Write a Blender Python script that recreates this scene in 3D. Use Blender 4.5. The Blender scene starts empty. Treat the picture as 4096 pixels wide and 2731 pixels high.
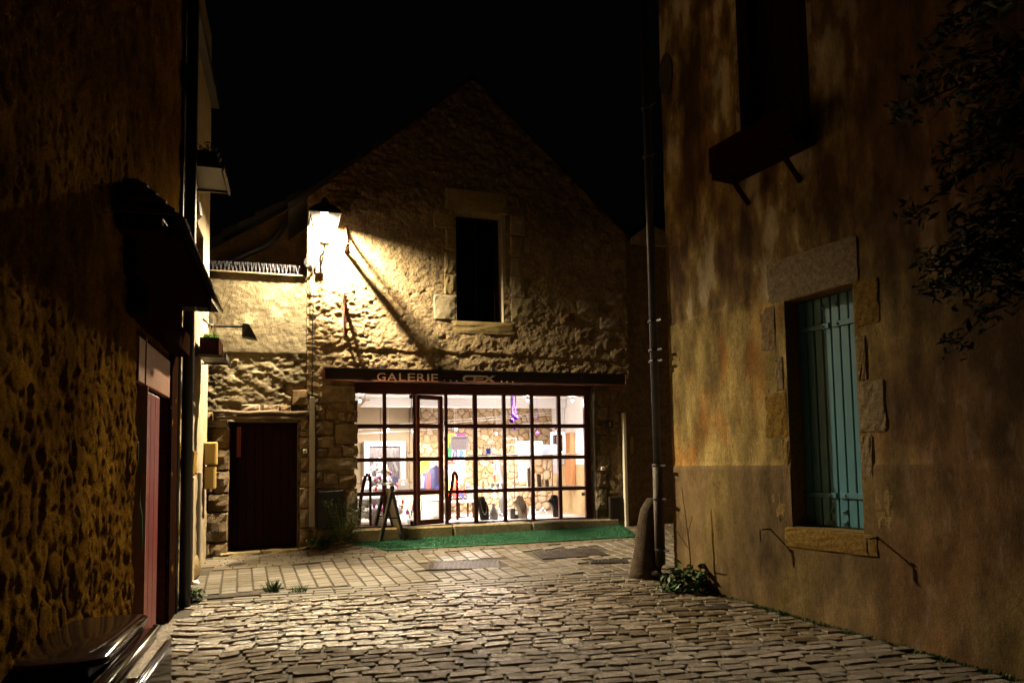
import bpy, bmesh, math, random
import numpy as np
from mathutils import Vector, Matrix
S = bpy.context.scene
COL = S.collection
rad = math.radians
rng = random.Random(7)

# ------------------------------------------------------------------ camera, world, exposure
F, PITCH, ROLL, SH, CZ = 2900.0, rad(4), rad(-0.95), 0.0688, 1.8
cam = bpy.data.cameras.new('camera'); co = bpy.data.objects.new('camera', cam); COL.objects.link(co)
cam.sensor_width = 36; cam.lens = F / 4096 * 36; cam.shift_y = SH
cam.clip_start = 0.05; cam.clip_end = 400
co.location = (0, 0, CZ)
co.rotation_euler = (Matrix.Rotation(math.pi/2 + PITCH, 3, 'X') @ Matrix.Rotation(ROLL, 3, 'Z')).to_euler()
cam.dof.use_dof = True; cam.dof.focus_distance = 11.0; cam.dof.aperture_fstop = 3.2
S.camera = co
wd = bpy.data.worlds.new('World'); S.world = wd; wd.use_nodes = True
wn = wd.node_tree.nodes; bg = wn['Background']
sky = wn.new('ShaderNodeTexSky'); sky.sky_type = 'NISHITA'; sky.sun_disc = False
sky.sun_elevation = rad(-4); sky.sun_rotation = rad(200)
wd.node_tree.links.new(sky.outputs[0], bg.inputs[0]); bg.inputs[1].default_value = 0.04
S.view_settings.view_transform = 'Standard'; S.view_settings.look = 'None'
S.view_settings.exposure = 0; S.view_settings.gamma = 1; S.view_settings.use_curve_mapping = False
S.render.engine = 'CYCLES'
S.cycles.use_denoising = True
S.cycles.max_bounces = 8; S.cycles.diffuse_bounces = 3; S.cycles.glossy_bounces = 3
S.cycles.transparent_max_bounces = 16; S.cycles.sample_clamp_indirect = 4
S.cycles.caustics_reflective = False; S.cycles.caustics_refractive = False

# ------------------------------------------------------------------ frames and pixel rays
CM = np.array(co.rotation_euler.to_matrix()); CC = np.array([0, 0, CZ])
def ray(u, v): return CM @ np.array([(u-2048)/F, (1365.5-v)/F + SH*4096/F, -1])
class Fr:                       # wall frame: x to the right facing the wall, y into the wall, z up
    def __init__(s, o, d):
        s.ang = math.atan2(d[1], d[0]); n = math.hypot(*d)
        s.o = np.array([o[0], o[1], 0.]); s.x = np.array([d[0]/n, d[1]/n, 0]); s.y = np.array([-d[1]/n, d[0]/n, 0])
    def p(s, u, v, y=0):
        r = ray(u, v); t = ((s.o-CC) @ s.y + y) / (r @ s.y); q = CC + t*r - s.o
        return float(q @ s.x), float(q[2])
    def px(s, u, v, x):         # meets the plane x = const: returns y, z
        r = ray(u, v); t = ((s.o-CC) @ s.x + x) / (r @ s.x); q = CC + t*r - s.o
        return float(q @ s.y), float(q[2])
    def w(s, x, y, z): return s.o + x*s.x + y*s.y + np.array([0, 0, z])
    def loc(s, q):
        d = np.array([q[0], q[1], 0]) - s.o; return float(d @ s.x), float(d @ s.y)
    def rect(s, u0, v0, u1, v1, y=0):
        um, vm = (u0+u1)/2, (v0+v1)/2
        return s.p(u0, vm, y)[0], s.p(um, v1, y)[1], s.p(u1, vm, y)[0], s.p(um, v0, y)[1]
FA = Fr((-.63, 11.6), (.955, .296))
RI = Fr((1.84, 8.3), (.446, -.895))
LE = Fr((-3.5, 7.6), (-.289, .957))
W0 = Fr((0, 0), (1, 0))
def sst(x, a, b):
    t = np.clip((x-a)/(b-a), 0, 1); return t*t*(3-2*t)
def gz(x, y):
    x = np.asarray(x, float); y = np.asarray(y, float)
    fx = (x+.63)*FA.x[0] + (y-11.6)*FA.x[1]; fy = (x+.63)*FA.y[0] + (y-11.6)*FA.y[1]
    z = .05*np.clip(y, -30, 14) + .07*sst(fx, -2.9, -1.6)*sst(fy, -1.7, -.3)
    gx = -2.12 - (y-5.3)*.48
    z = z - .03*np.exp(-((x-gx)/.22)**2)*sst(-y, -7.6, -6.9)
    return z
def gp(u, v):
    r = ray(u, v); t = 8.0
    for _ in range(30):
        q = CC + t*r; t += (q[2]-float(gz(q[0], q[1])))/(-r[2]+.05)
    return CC + t*r

# ------------------------------------------------------------------ noise
def _h(i, j, s):
    n = (i.astype(np.int64)*374761393 + j.astype(np.int64)*668265263 + s*1274126177) & 0x7fffffff
    n = ((n ^ (n >> 13))*1274126177) & 0x7fffffff
    return ((n ^ (n >> 16)) & 0xffff)/65535.0
def vn(x, y, s=0):
    xi, yi = np.floor(x), np.floor(y); fx, fy = x-xi, y-yi
    fx = fx*fx*(3-2*fx); fy = fy*fy*(3-2*fy)
    a, b, c, d = _h(xi, yi, s), _h(xi+1, yi, s), _h(xi, yi+1, s), _h(xi+1, yi+1, s)
    return (a*(1-fx)+b*fx)*(1-fy) + (c*(1-fx)+d*fx)*fy
def fbm(x, y, s=0, o=4):
    r = 0; a = .5
    for k in range(o):
        r = r + a*vn(x, y, s+k*17); x = x*2.03+11.3; y = y*2.03+4.7; a *= .5
    return r
def worley(x, y, s=0):          # (F1, F2)
    xi, yi = np.floor(x), np.floor(y); f1 = np.full(x.shape, 9.); f2 = f1.copy()
    for i in (-1, 0, 1):
        for j in (-1, 0, 1):
            cx, cy = xi+i, yi+j
            d = np.hypot(cx+_h(cx, cy, s)-x, cy+_h(cx, cy, s+5)-y)
            f2 = np.minimum(f2, np.maximum(d, f1)); f1 = np.minimum(f1, d)
    return f1, f2

# ------------------------------------------------------------------ materials
MATS = {}
def mat(name, c1, c2=None, sc=6, rough=.8, bump=0, bsc=40, metal=0, spec=.4, c3=None, sc3=1.5, f3=(.5, .65), vary=0, stretch=(1, 1, 1), bdist=.02, sss=0, coat=0, emit=None, grain=0):
    m = bpy.data.materials.new(name); m.use_nodes = True; MATS[name] = m
    nt = m.node_tree; n = nt.nodes; L = nt.links; b = n['Principled BSDF']
    b.inputs['Roughness'].default_value = rough; b.inputs['Metallic'].default_value = metal
    b.inputs['Specular IOR Level'].default_value = spec; b.inputs['Coat Weight'].default_value = coat
    if emit:
        b.inputs['Emission Color'].default_value = (*emit[:3], 1); b.inputs['Emission Strength'].default_value = emit[3]
    col = None
    tc = n.new('ShaderNodeTexCoord'); mp = n.new('ShaderNodeMapping'); mp.inputs['Scale'].default_value = stretch
    L.new(tc.outputs['Object'], mp.inputs[0])
    def noise(s, det=5):
        q = n.new('ShaderNodeTexNoise'); q.inputs['Scale'].default_value = s; q.inputs['Detail'].default_value = det
        q.inputs['Roughness'].default_value = .62
        L.new(mp.outputs[0], q.inputs['Vector']); return q.outputs['Fac']
    def mixc(fac, a, bb, typ='MIX'):
        q = n.new('ShaderNodeMix'); q.data_type = 'RGBA'; q.blend_type = typ
        for i, v in ((0, fac), (6, a), (7, bb)):
            if isinstance(v, (int, float)): q.inputs[i].default_value = v
            elif isinstance(v, tuple): q.inputs[i].default_value = (*v, 1)
            else: L.new(v, q.inputs[i])
        return q.outputs[2]
    def ramp(fac, a, bb):
        q = n.new('ShaderNodeMapRange'); q.inputs[1].default_value = a; q.inputs[2].default_value = bb
        L.new(fac, q.inputs[0]); return q.outputs[0]
    def ramp2(fac, a, bb, lo, hi):
        q = n.new('ShaderNodeMapRange'); q.inputs[1].default_value = a; q.inputs[2].default_value = bb; q.inputs[3].default_value = lo; q.inputs[4].default_value = hi
        L.new(fac, q.inputs[0]); return q.outputs[0]
    if c2: col = mixc(ramp(noise(sc), .35, .65), c1, c2)
    if c3: col = mixc(ramp(noise(sc3, 4), *f3), col if col is not None else c1, c3)
    if grain: col = mixc(1.0, col, ramp2(noise(bsc*.7, 4), .3, .7, 1-grain, 1+grain), 'MULTIPLY')
    if vary:
        oi = n.new('ShaderNodeObjectInfo'); ge = n.new('ShaderNodeNewGeometry')
        ad = n.new('ShaderNodeMath'); ad.operation = 'ADD'; L.new(oi.outputs['Random'], ad.inputs[0]); L.new(ge.outputs['Random Per Island'], ad.inputs[1])
        fr = n.new('ShaderNodeMath'); fr.operation = 'FRACT'; L.new(ad.outputs[0], fr.inputs[0])
        hs = n.new('ShaderNodeHueSaturation')
        mr = n.new('ShaderNodeMapRange'); mr.inputs[3].default_value = 1-vary; mr.inputs[4].default_value = 1+vary; L.new(fr.outputs[0], mr.inputs[0])
        L.new(mr.outputs[0], hs.inputs['Value'])
        mr2 = n.new('ShaderNodeMapRange'); mr2.inputs[3].default_value = 1.25; mr2.inputs[4].default_value = .7; L.new(fr.outputs[0], mr2.inputs[0])
        L.new(mr2.outputs[0], hs.inputs['Saturation'])
        if col is None: hs.inputs['Color'].default_value = (*c1, 1)
        else: L.new(col, hs.inputs['Color'])
        col = hs.outputs[0]
    if col is None: b.inputs['Base Color'].default_value = (*c1, 1)
    else: L.new(col, b.inputs['Base Color'])
    if bump:
        bp = n.new('ShaderNodeBump'); bp.inputs['Strength'].default_value = bump; bp.inputs['Distance'].default_value = bdist
        L.new(noise(bsc, 6), bp.inputs['Height']); L.new(bp.outputs[0], b.inputs['Normal'])
    return m
def glass(name, gl=.06, tint=(1, 1, 1)):
    m = bpy.data.materials.new(name); m.use_nodes = True; nt = m.node_tree; n = nt.nodes; L = nt.links
    n.remove(n['Principled BSDF'])
    t = n.new('ShaderNodeBsdfTransparent'); t.inputs[0].default_value = (*tint, 1)
    g = n.new('ShaderNodeBsdfGlossy'); g.inputs['Roughness'].default_value = .02
    fr = n.new('ShaderNodeLayerWeight'); fr.inputs[0].default_value = gl*3
    mx = n.new('ShaderNodeMixShader'); L.new(fr.outputs['Fresnel'], mx.inputs[0]); L.new(t.outputs[0], mx.inputs[1]); L.new(g.outputs[0], mx.inputs[2])
    L.new(mx.outputs[0], n['Material Output'].inputs[0]); return m
M_pane = glass('window_glass'); M_black_pane = glass('dark_window_glass', .06, (.5, .5, .5))
M_frost = bpy.data.materials.new('frosted_lamp_glass'); M_frost.use_nodes = True
_n = M_frost.node_tree.nodes; _n.remove(_n['Principled BSDF'])
_t = _n.new('ShaderNodeBsdfTransparent'); _d = _n.new('ShaderNodeBsdfTranslucent'); _x = _n.new('ShaderNodeMixShader'); _x.inputs[0].default_value = .006
_d.inputs[0].default_value = (1, .97, .9, 1)
for a, b in ((_t, 1), (_d, 2)): M_frost.node_tree.links.new(a.outputs[0], _x.inputs[b])
M_frost.node_tree.links.new(_x.outputs[0], _n['Material Output'].inputs[0])

M_fac = mat('gable_plaster', (.22, .155, .075), (.12, .08, .036), 5, .85, .9, 30, c3=(.18, .09, .03), sc3=1.1, f3=(.58, .75), bdist=.02, grain=.35)
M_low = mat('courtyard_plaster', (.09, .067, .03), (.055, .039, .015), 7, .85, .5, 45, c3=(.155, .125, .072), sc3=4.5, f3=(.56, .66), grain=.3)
M_stone = mat('granite_stone', (.2, .135, .07), (.11, .07, .034), 9, .75, .9, 55, vary=.25, bdist=.015, grain=.35)
M_qstone = mat('dressed_granite', (.23, .175, .085), (.14, .1, .045), 25, .7, .8, 80, vary=.15, bdist=.012)
M_lwall = mat('roughcast_wall', (.165, .08, .014), (.06, .029, .005), 4, .8, 1.0, 90, spec=0, bdist=.02, c3=(.25, .13, .018), sc3=2, f3=(.5, .7), grain=.4)
M_lplas = mat('pale_house_plaster', (.3, .23, .14), (.22, .16, .09), 5, .85, .4, 50)
M_rstone = mat('brown_granite', (.27, .18, .065), (.14, .085, .028), 30, .65, 1.0, 90, vary=.12, bdist=.012, spec=.1, grain=.35)
M_cob = mat('worn_cobble', (.185, .142, .096), (.085, .063, .042), 14, .26, .8, 60, vary=.55, spec=.5, bdist=.012, grain=.35)
M_pav = mat('granite_paver', (.125, .1, .068), (.08, .063, .041), 8, .45, .5, 90, vary=.25, spec=.45, bdist=.008, grain=.3)
M_bed = mat('sandy_joint', (.045, .031, .015), (.02, .014, .007), 12, .8, .8, 60, c3=(.03, .04, .01), sc3=3, f3=(.6, .7))
M_mat = mat('green_turf', (.03, .13, .062), (.015, .07, .032), 30, .8, .6, 250, spec=.3, bdist=.01)
M_frame = mat('maroon_steel', (.095, .022, .014), (.065, .016, .01), 8, .45, .15, 60)
M_sign = mat('dark_steel', (.018, .010, .008), (.012, .007, .006), 8, .5, .2, 30)
M_rust = mat('rusty_edge', (.15, .05, .022), (.08, .026, .012), 15, .6, .3, 60)
M_letter = mat('brushed_letter', (.8, .8, .78), (.62, .62, .6), 20, .6)
M_black = mat('black_metal', (.012, .012, .013), None, rough=.45)
M_iron = mat('cast_iron', (.06, .045, .035), (.04, .03, .022), 12, .5, .4, 80, metal=.6)
M_pipe = mat('zinc_pipe', (.075, .072, .085), (.05, .048, .055), 8, .38, .1, 20, metal=.4)
M_conduit = mat('grey_conduit', (.26, .23, .19), None, rough=.5)
M_dwood = mat('dark_door_wood', (.022, .009, .005), (.013, .006, .004), 5, .9, .3, 30, spec=0, stretch=(8, 8, .6))
M_red = mat('red_door_paint', (.24, .032, .026), (.13, .02, .017), 5, .4, .25, 30, stretch=(5, 5, .8))
M_pink = mat('pale_pink_paint', (.34, .17, .11), (.26, .12, .075), 6, .5, .1, 30)
M_brown = mat('brown_timber', (.09, .03, .02), (.05, .018, .012), 6, .8, .3, 30, spec=.02, stretch=(1, 1, 6))
M_oldoak = mat('weathered_oak', (.13, .09, .05), (.07, .045, .025), 6, .8, .8, 25, stretch=(.6, 6, 6))
M_slate = mat('roof_slate', (.04, .036, .036), (.025, .023, .024), 6, .5, .3, 40, vary=.3)
M_teal = mat('teal_shutter_paint', (.085, .25, .32), (.06, .185, .24), 3, .42, .12, 30, stretch=(6, 6, .6))
M_leaf = mat('green_leaf', (.045, .11, .02), (.03, .07, .015), 9, .5, vary=.35)
M_dry = mat('dry_stalk', (.25, .17, .07), None, rough=.7)
M_white = mat('white_paint', (.8, .79, .78), None, rough=.5)
M_ceil = mat('white_ceiling', (.82, .81, .8), None, rough=.9)
M_panel = mat('tan_wall_panel', (.42, .33, .22), (.38, .30, .195), 4, .7)
M_istone = mat('pale_rubble_stone', (.5, .38, .25), (.38, .27, .165), 7, .8, .6, 40, vary=.18)
M_imort = mat('sandy_mortar', (.42, .29, .17), (.3, .2, .11), 12, .9, .6, 40)
M_orange = mat('oak_post', (.42, .20, .085), (.33, .15, .06), 7, .6, .3, 30, stretch=(5, 5, .6))
M_iplas = mat('sand_plaster', (.5, .37, .2), (.42, .3, .15), 5, .85, .7, 30)
M_floor = mat('grey_floor', (.3, .27, .24), None, rough=.4)
M_blackv = mat('black_velvet', (.012, .011, .013), None, rough=.8)
M_cream = mat('cream_leatherette', (.72, .66, .52), None, rough=.5)
M_purple = mat('purple_glass', (.14, .02, .42), None, rough=.12, spec=.8)
M_violet = mat('violet_foil', (.33, .05, .3), None, rough=.2, spec=.8)
M_ribbon = mat('purple_ribbon', (.16, .02, .5), None, rough=.5)
M_gold = mat('gold_metal', (.5, .3, .1), None, rough=.3, metal=.8)
M_wood = mat('pale_wood', (.42, .34, .22), (.36, .28, .17), 6, .6, stretch=(6, 6, 1))
M_grey = mat('grey_card', (.22, .21, .21), None, rough=.7)
M_chrome = mat('chrome_trim', (.5, .46, .43), None, rough=.22, metal=1)
M_bin = mat('gloss_dark_enamel', (.04, .022, .016), (.02, .012, .009), 5, .09, .06, 3, spec=.4)
M_paper = mat('white_paper', (.62, .6, .66), None, rough=.8)
_n = M_paper.node_tree.nodes; _d = _n.new('ShaderNodeBsdfTranslucent'); _d.inputs[0].default_value = (.95, .93, 1, 1); _x = _n.new('ShaderNodeMixShader'); _x.inputs[0].default_value = .9
M_paper.node_tree.links.new(_n['Principled BSDF'].outputs[0], _x.inputs[1]); M_paper.node_tree.links.new(_d.outputs[0], _x.inputs[2]); M_paper.node_tree.links.new(_x.outputs[0], _n['Material Output'].inputs[0])
M_red2 = mat('red_print', (.62, .03, .015), None, rough=.5)
M_yel = mat('yellow_print', (.7, .55, .03), None, rough=.5)
M_blue = mat('blue_print', (.02, .07, .35), None, rough=.5)
M_navy = mat('navy_print', (.03, .03, .09), None, rough=.5)
M_green = mat('green_print', (.02, .16, .06), None, rough=.5)
M_pinkp = mat('pink_print', (.6, .12, .25), None, rough=.4)
M_ylw = mat('yellow_enamel', (.28, .19, .05), None, rough=.4)
M_bulb = mat('lit_bulb', (1, 1, 1), emit=(1, .95, .85, 60))
M_spot = mat('lit_spot', (1, 1, 1), emit=(1, .97, .95, 30))
M_fairy = mat('fairy_light', (.9, .9, .9), emit=(1, .98, .95, 6))
M_photo = mat('photograph_print', (.05, .045, .05), (.17, .14, .15), 9, .3, stretch=(3, 1, .8))
M_ivory = mat('ivory_plastic', (.55, .5, .4), None, rough=.5)
M_tree = mat('white_tinsel', (.85, .85, .88), None, rough=.6)

# ------------------------------------------------------------------ mesh builder
ORG = {}
class MB:
    def __init__(s): s.v = []; s.f = []
    def add(s, vs, fs):
        k = len(s.v); s.v += [tuple(map(float, q)) for q in vs]; s.f += [tuple(i+k for i in f) for f in fs]; return s
    def box(s, x0, y0, z0, x1, y1, z1, c=0):
        if x0 > x1: x0, x1 = x1, x0
        if y0 > y1: y0, y1 = y1, y0
        if z0 > z1: z0, z1 = z1, z0
        if not c:
            return s.add([(x, y, z) for x in (x0, x1) for y in (y0, y1) for z in (z0, z1)],
                         [(0, 1, 3, 2), (4, 6, 7, 5), (0, 4, 5, 1), (2, 3, 7, 6), (0, 2, 6, 4), (1, 5, 7, 3)])
        c = min(c, (x1-x0)*.45, (y1-y0)*.45, (z1-z0)*.45)
        vs = []; ix = {}
        for i in (0, 1):
            for j in (0, 1):
                for k in (0, 1):
                    for a in range(3):
                        q = [(x0, x1)[i], (y0, y1)[j], (z0, z1)[k]]; b = (i, j, k)
                        for t in range(3):
                            if t != a: q[t] += c if b[t] == 0 else -c
                        ix[i, j, k, a] = len(vs); vs.append(q)
        fs = []
        for a in range(3):
            o = [t for t in range(3) if t != a]
            for e in (0, 1):
                r = []
                for (m, n) in ((0, 0), (1, 0), (1, 1), (0, 1)):
                    b = [0, 0, 0]; b[a] = e; b[o[0]] = m; b[o[1]] = n; r.append(ix[(*b, a)])
                fs.append(r)
            for m in (0, 1):
                for n in (0, 1):
                    b0 = [0, 0, 0]; b0[o[0]] = m; b0[o[1]] = n; b1 = list(b0); b1[a] = 1
                    fs.append([ix[(*b0, o[0])], ix[(*b1, o[0])], ix[(*b1, o[1])], ix[(*b0, o[1])]])
        for i in (0, 1):
            for j in (0, 1):
                for k in (0, 1): fs.append([ix[i, j, k, a] for a in range(3)])
        return s.add(vs, fs)
    def tube(s, pts, r, n=6, cap=True):
        pts = [Vector(p) for p in pts]; rs = r if isinstance(r, (list, tuple)) else [r]*len(pts)
        k = len(s.v); up = Vector((.13, .31, .94))
        for i, p in enumerate(pts):
            t = (pts[min(i+1, len(pts)-1)] - pts[max(i-1, 0)]).normalized()
            a = t.cross(up)
            if a.length < .05: a = t.cross(Vector((1, 0, 0)))
            a.normalize(); b = t.cross(a)
            for j in range(n):
                w = 2*math.pi*j/n; q = p + (a*math.cos(w)+b*math.sin(w))*rs[i]; s.v.append(tuple(q))
        for i in range(len(pts)-1):
            for j in range(n): s.f.append((k+i*n+j, k+i*n+(j+1) % n, k+(i+1)*n+(j+1) % n, k+(i+1)*n+j))
        if cap:
            s.f.append(tuple(k+j for j in range(n))[::-1]); s.f.append(tuple(k+(len(pts)-1)*n+j for j in range(n)))
        return s
    def lathe(s, prof, c=(0, 0, 0), n=12, sx=1, sy=1, rot=0):
        k = len(s.v)
        for (r, z) in prof:
            for j in range(n):
                w = 2*math.pi*j/n + rot; s.v.append((c[0]+r*sx*math.cos(w), c[1]+r*sy*math.sin(w), c[2]+z))
        for i in range(len(prof)-1):
            for j in range(n): s.f.append((k+i*n+j, k+i*n+(j+1) % n, k+(i+1)*n+(j+1) % n, k+(i+1)*n+j))
        s.f.append(tuple(k+j for j in range(n))[::-1]); s.f.append(tuple(k+(len(prof)-1)*n+j for j in range(n)))
        return s
    def ball(s, c, r, n=8): 
        m = max(4, n//2+1)
        return s.lathe([(max(.02, math.sin(math.pi*i/m))*r, -math.cos(math.pi*i/m)*r) for i in range(m+1)], c, n)
    def prism(s, poly, y0, y1):  # poly in (x, z), extruded along y
        n = len(poly)
        return s.add([(x, y0, z) for x, z in poly]+[(x, y1, z) for x, z in poly],
                     [tuple(range(n)), tuple(range(2*n-1, n-1, -1))]+[(i, i+n, (i+1) % n+n, (i+1) % n) for i in range(n)])
    def quad(s, a, b, c, d): return s.add([a, b, c, d], [(0, 1, 2, 3)])
    def bar(s, a, b, w, h, up=(0, 0, 1)):   # rectangular bar from a to b
        a, b, up = Vector(a), Vector(b), Vector(up); t = (b-a).normalized(); x = t.cross(up).normalized(); y = x.cross(t)
        vs = [p + x*i*w/2 + y*j*h/2 for p in (a, b) for i, j in ((-1, -1), (1, -1), (1, 1), (-1, 1))]
        return s.add(vs, [(3, 2, 1, 0), (4, 5, 6, 7), (0, 1, 5, 4), (1, 2, 6, 5), (2, 3, 7, 6), (3, 0, 4, 7)])
    def mesh(s, name, org=(0, 0, 0), smooth=False):
        me = bpy.data.meshes.new(name)
        me.from_pydata([(x-org[0], y-org[1], z-org[2]) for x, y, z in s.v], [], s.f)
        bm = bmesh.new(); bm.from_mesh(me); bmesh.ops.recalc_face_normals(bm, faces=bm.faces); bm.to_mesh(me); bm.free()
        if smooth: me.polygons.foreach_set('use_smooth', [True]*len(me.polygons))
        return me
def tag(o, label=None, cat=None, group=None, kind=None):
    for k, v in (('label', label), ('category', cat), ('group', group), ('kind', kind)):
        if v: o[k] = v
    return o
def thing(name, fr, org, label=None, cat=None, group=None, kind=None):
    o = bpy.data.objects.new(name, None); COL.objects.link(o); o.empty_display_size = .1
    o.location = fr.w(*org); o.rotation_euler = (0, 0, fr.ang); ORG[o] = tuple(org)
    return tag(o, label, cat, group, kind)
def put(name, me, m, parent, label=None, kind=None):
    o = bpy.data.objects.new(name, me); COL.objects.link(o)
    if m and not me.materials: me.materials.append(m)
    o.parent = parent; ORG[o] = ORG[parent]
    return tag(o, label, kind=kind)
def part(name, mb, m, parent, smooth=False, label=None, kind=None):
    return put(name, mb.mesh(name, ORG[parent], smooth), m, parent, label, kind)
def solo(name, mb, m, fr, org, label, cat, group=None, smooth=False, kind=None):
    me = mb.mesh(name, org, smooth); me.materials.append(m)
    o = bpy.data.objects.new(name, me); COL.objects.link(o); o.location = fr.w(*org); o.rotation_euler = (0, 0, fr.ang); ORG[o] = tuple(org)
    return tag(o, label, cat, group, kind)
def copy_tree(o, parent=None):
    c = o.copy(); COL.objects.link(c)
    if parent: c.parent = parent
    ORG[c] = ORG[o]
    for ch in list(o.children): copy_tree(ch, c)
    return c
def npmesh(name, V, Q, smooth=True):
    me = bpy.data.meshes.new(name); nv, nq = len(V), len(Q)
    me.vertices.add(nv); me.vertices.foreach_set('co', V.astype(np.float32).ravel())
    me.loops.add(nq*4); me.loops.foreach_set('vertex_index', Q.astype(np.int32).ravel())
    me.polygons.add(nq); me.polygons.foreach_set('loop_start', np.arange(0, nq*4, 4, dtype=np.int32))
    me.polygons.foreach_set('use_smooth', np.full(nq, smooth)); me.update(calc_edges=True); me.validate()
    return me
def wall(name, parent, m, x0, x1, z0, z1, step, disp, holes=(), top=None, smooth=True, y=0):
    def lines(a, b, ex):
        L = list(np.arange(a, b, step))+[b]
        for e in ex:
            if a < e < b:
                L = [q for q in L if abs(q-e) > step*.4]+[e]
        return np.array(sorted(L))
    X = lines(x0, x1, [h[i] for h in holes for i in (0, 2)]); Z = lines(z0, z1, [h[i] for h in holes for i in (1, 3)])
    gx, gzz = np.meshgrid(X, Z); keepz = gzz
    if top is not None: keepz = np.minimum(gzz, top(gx))
    Y = y + disp(gx, keepz)
    V = np.stack([gx, Y, keepz], -1).reshape(-1, 3) - np.array(ORG[parent])
    nx = len(X); nz = len(Z)
    i, j = np.meshgrid(np.arange(nx-1), np.arange(nz-1)); k = (j*nx+i).ravel()
    cx = ((X[:-1]+X[1:])/2)[i].ravel(); cz = ((Z[:-1]+Z[1:])/2)[j].ravel()
    ok = np.ones(len(k), bool)
    for h in holes: ok &= ~((cx > h[0]) & (cx < h[2]) & (cz > h[1]) & (cz < h[3]))
    if top is not None: ok &= (Z[j].ravel() < top(X[:-1][i].ravel())) | (Z[j].ravel() < top(X[1:][i].ravel()))
    k = k[ok]; Q = np.stack([k, k+1, k+1+nx, k+nx], 1)
    return put(name, npmesh(name, V, Q, smooth), m, parent)
def reveal(parent, m, h, y0, y1, name='reveal', eps=.004):
    x0, z0, x1, z1 = h; t = .05
    b = MB().box(x0-t, y0, z0-t, x0+eps, y1, z1+t).box(x1-eps, y0, z0-t, x1+t, y1, z1+t)
    b.box(x0+eps, y0+.002, z1-eps, x1-eps, y1, z1+t).box(x0+eps, y0+.002, z0-t, x1-eps, y1, z0+eps)
    return part(name, b, m, parent)
def rstone(x0, z0, x1, z1, y=0, bulge=.03, seed=0, n=5, back=.06, jit=.012):
    r = random.Random(seed); w, h = x1-x0, z1-z0; mb = MB(); vs = []; c = min(w, h)*.05
    for j in range(n):
        for i in range(n):
            a, b = (0, .05, *[.05+.9*q/(n-3) for q in range(1, n-3)], .95, 1)[i], (0, .05, *[.05+.9*q/(n-3) for q in range(1, n-3)], .95, 1)[j]; e = max(abs(2*a-1), abs(2*b-1))
            x, z = x0+a*w, z0+b*h
            if i in (0, n-1) and j in (0, n-1): x += c*(1 if i == 0 else -1)*.6; z += c*(1 if j == 0 else -1)*.6
            yy = y - bulge*(1-e**8) + r.uniform(-jit, jit)*(.8 if e < 1 else .2)
            vs.append((x+r.uniform(-jit, jit)*.8, yy, z+r.uniform(-jit, jit)*.8))
    fs = [(j*n+i, j*n+i+1, (j+1)*n+i+1, (j+1)*n+i) for j in range(n-1) for i in range(n-1)]
    ring = [i for i in range(n)]+[j*n+n-1 for j in range(1, n)]+[(n-1)*n+i for i in range(n-2, -1, -1)]+[j*n for j in range(n-2, 0, -1)]
    k = len(vs); vs += [(vs[i][0], y+back, vs[i][2]) for i in ring]; m = len(ring)
    fs += [(ring[i], ring[(i+1) % m], k+(i+1) % m, k+i) for i in range(m)]
    return mb.add(vs, fs)
def clip(poly, nx, ny, d):       # keep nx*x+ny*y <= d
    out = []
    for i in range(len(poly)):
        a, b = poly[i], poly[(i+1) % len(poly)]; da = nx*a[0]+ny*a[1]-d; db = nx*b[0]+ny*b[1]-d
        if da <= 0: out.append(a)
        if da*db < 0: t = da/(da-db); out.append((a[0]+(b[0]-a[0])*t, a[1]+(b[1]-a[1])*t))
    return out
def cells(x0, z0, x1, z1, sx, sz, seed, j=.38):
    r = random.Random(seed); P = []
    nx, nz = max(1, round((x1-x0)/sx)), max(1, round((z1-z0)/sz))
    for b in range(-1, nz+1):
        for a in range(-1, nx+1):
            P.append((x0+(a+.5+(b % 2)*.5-.25+r.uniform(-j, j))*(x1-x0)/nx, z0+(b+.5+r.uniform(-j, j)*.8)*(z1-z0)/nz))
    out = []
    for i, p in enumerate(P):
        if not (x0 < p[0] < x1 and z0 < p[1] < z1): continue
        poly = [(max(x0, p[0]-2*sx), max(z0, p[1]-2*sz)), (min(x1, p[0]+2*sx), max(z0, p[1]-2*sz)), (min(x1, p[0]+2*sx), min(z1, p[1]+2*sz)), (max(x0, p[0]-2*sx), min(z1, p[1]+2*sz))]
        for k, q in enumerate(P):
            dx, dz = q[0]-p[0], q[1]-p[1]
            if k != i and abs(dx) < 3*sx and abs(dz) < 3*sz:
                poly = clip(poly, dx, dz, (q[0]**2+q[1]**2-p[0]**2-p[1]**2)/2)
        if len(poly) > 2: out.append((p, poly))
    return out
def cstone(poly, gap, y, bulge, seed, back=.05):
    r = random.Random(seed); cx = sum(p[0] for p in poly)/len(poly); cz = sum(p[1] for p in poly)/len(poly)
    q = []
    for i in range(len(poly)):      # cut corners
        a, b = poly[i], poly[(i+1) % len(poly)]
        if math.hypot(b[0]-a[0], b[1]-a[1]) < .02: continue
        for t in (.24, .76): q.append((a[0]+(b[0]-a[0])*t, a[1]+(b[1]-a[1])*t))
    R = max(.03, sum(math.hypot(p[0]-cx, p[1]-cz) for p in q)/len(q)); n = len(q); vs = []; fs = []
    for sc_, yy in ((1-gap/R, back), (1-gap/R, -.25*bulge), (.86-gap/R, -.8*bulge), (.5, -bulge)):
        for p in q:
            k = sc_*(1+r.uniform(-.05, .05))
            vs.append((cx+(p[0]-cx)*k, y+yy+r.uniform(-.2, .2)*bulge*(yy < 0), cz+(p[1]-cz)*k))
    for a in range(3):
        for i in range(n): fs.append((a*n+i, a*n+(i+1) % n, (a+1)*n+(i+1) % n, (a+1)*n+i))
    fs.append(tuple(3*n+i for i in range(n)))
    return MB().add(vs, fs)
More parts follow.
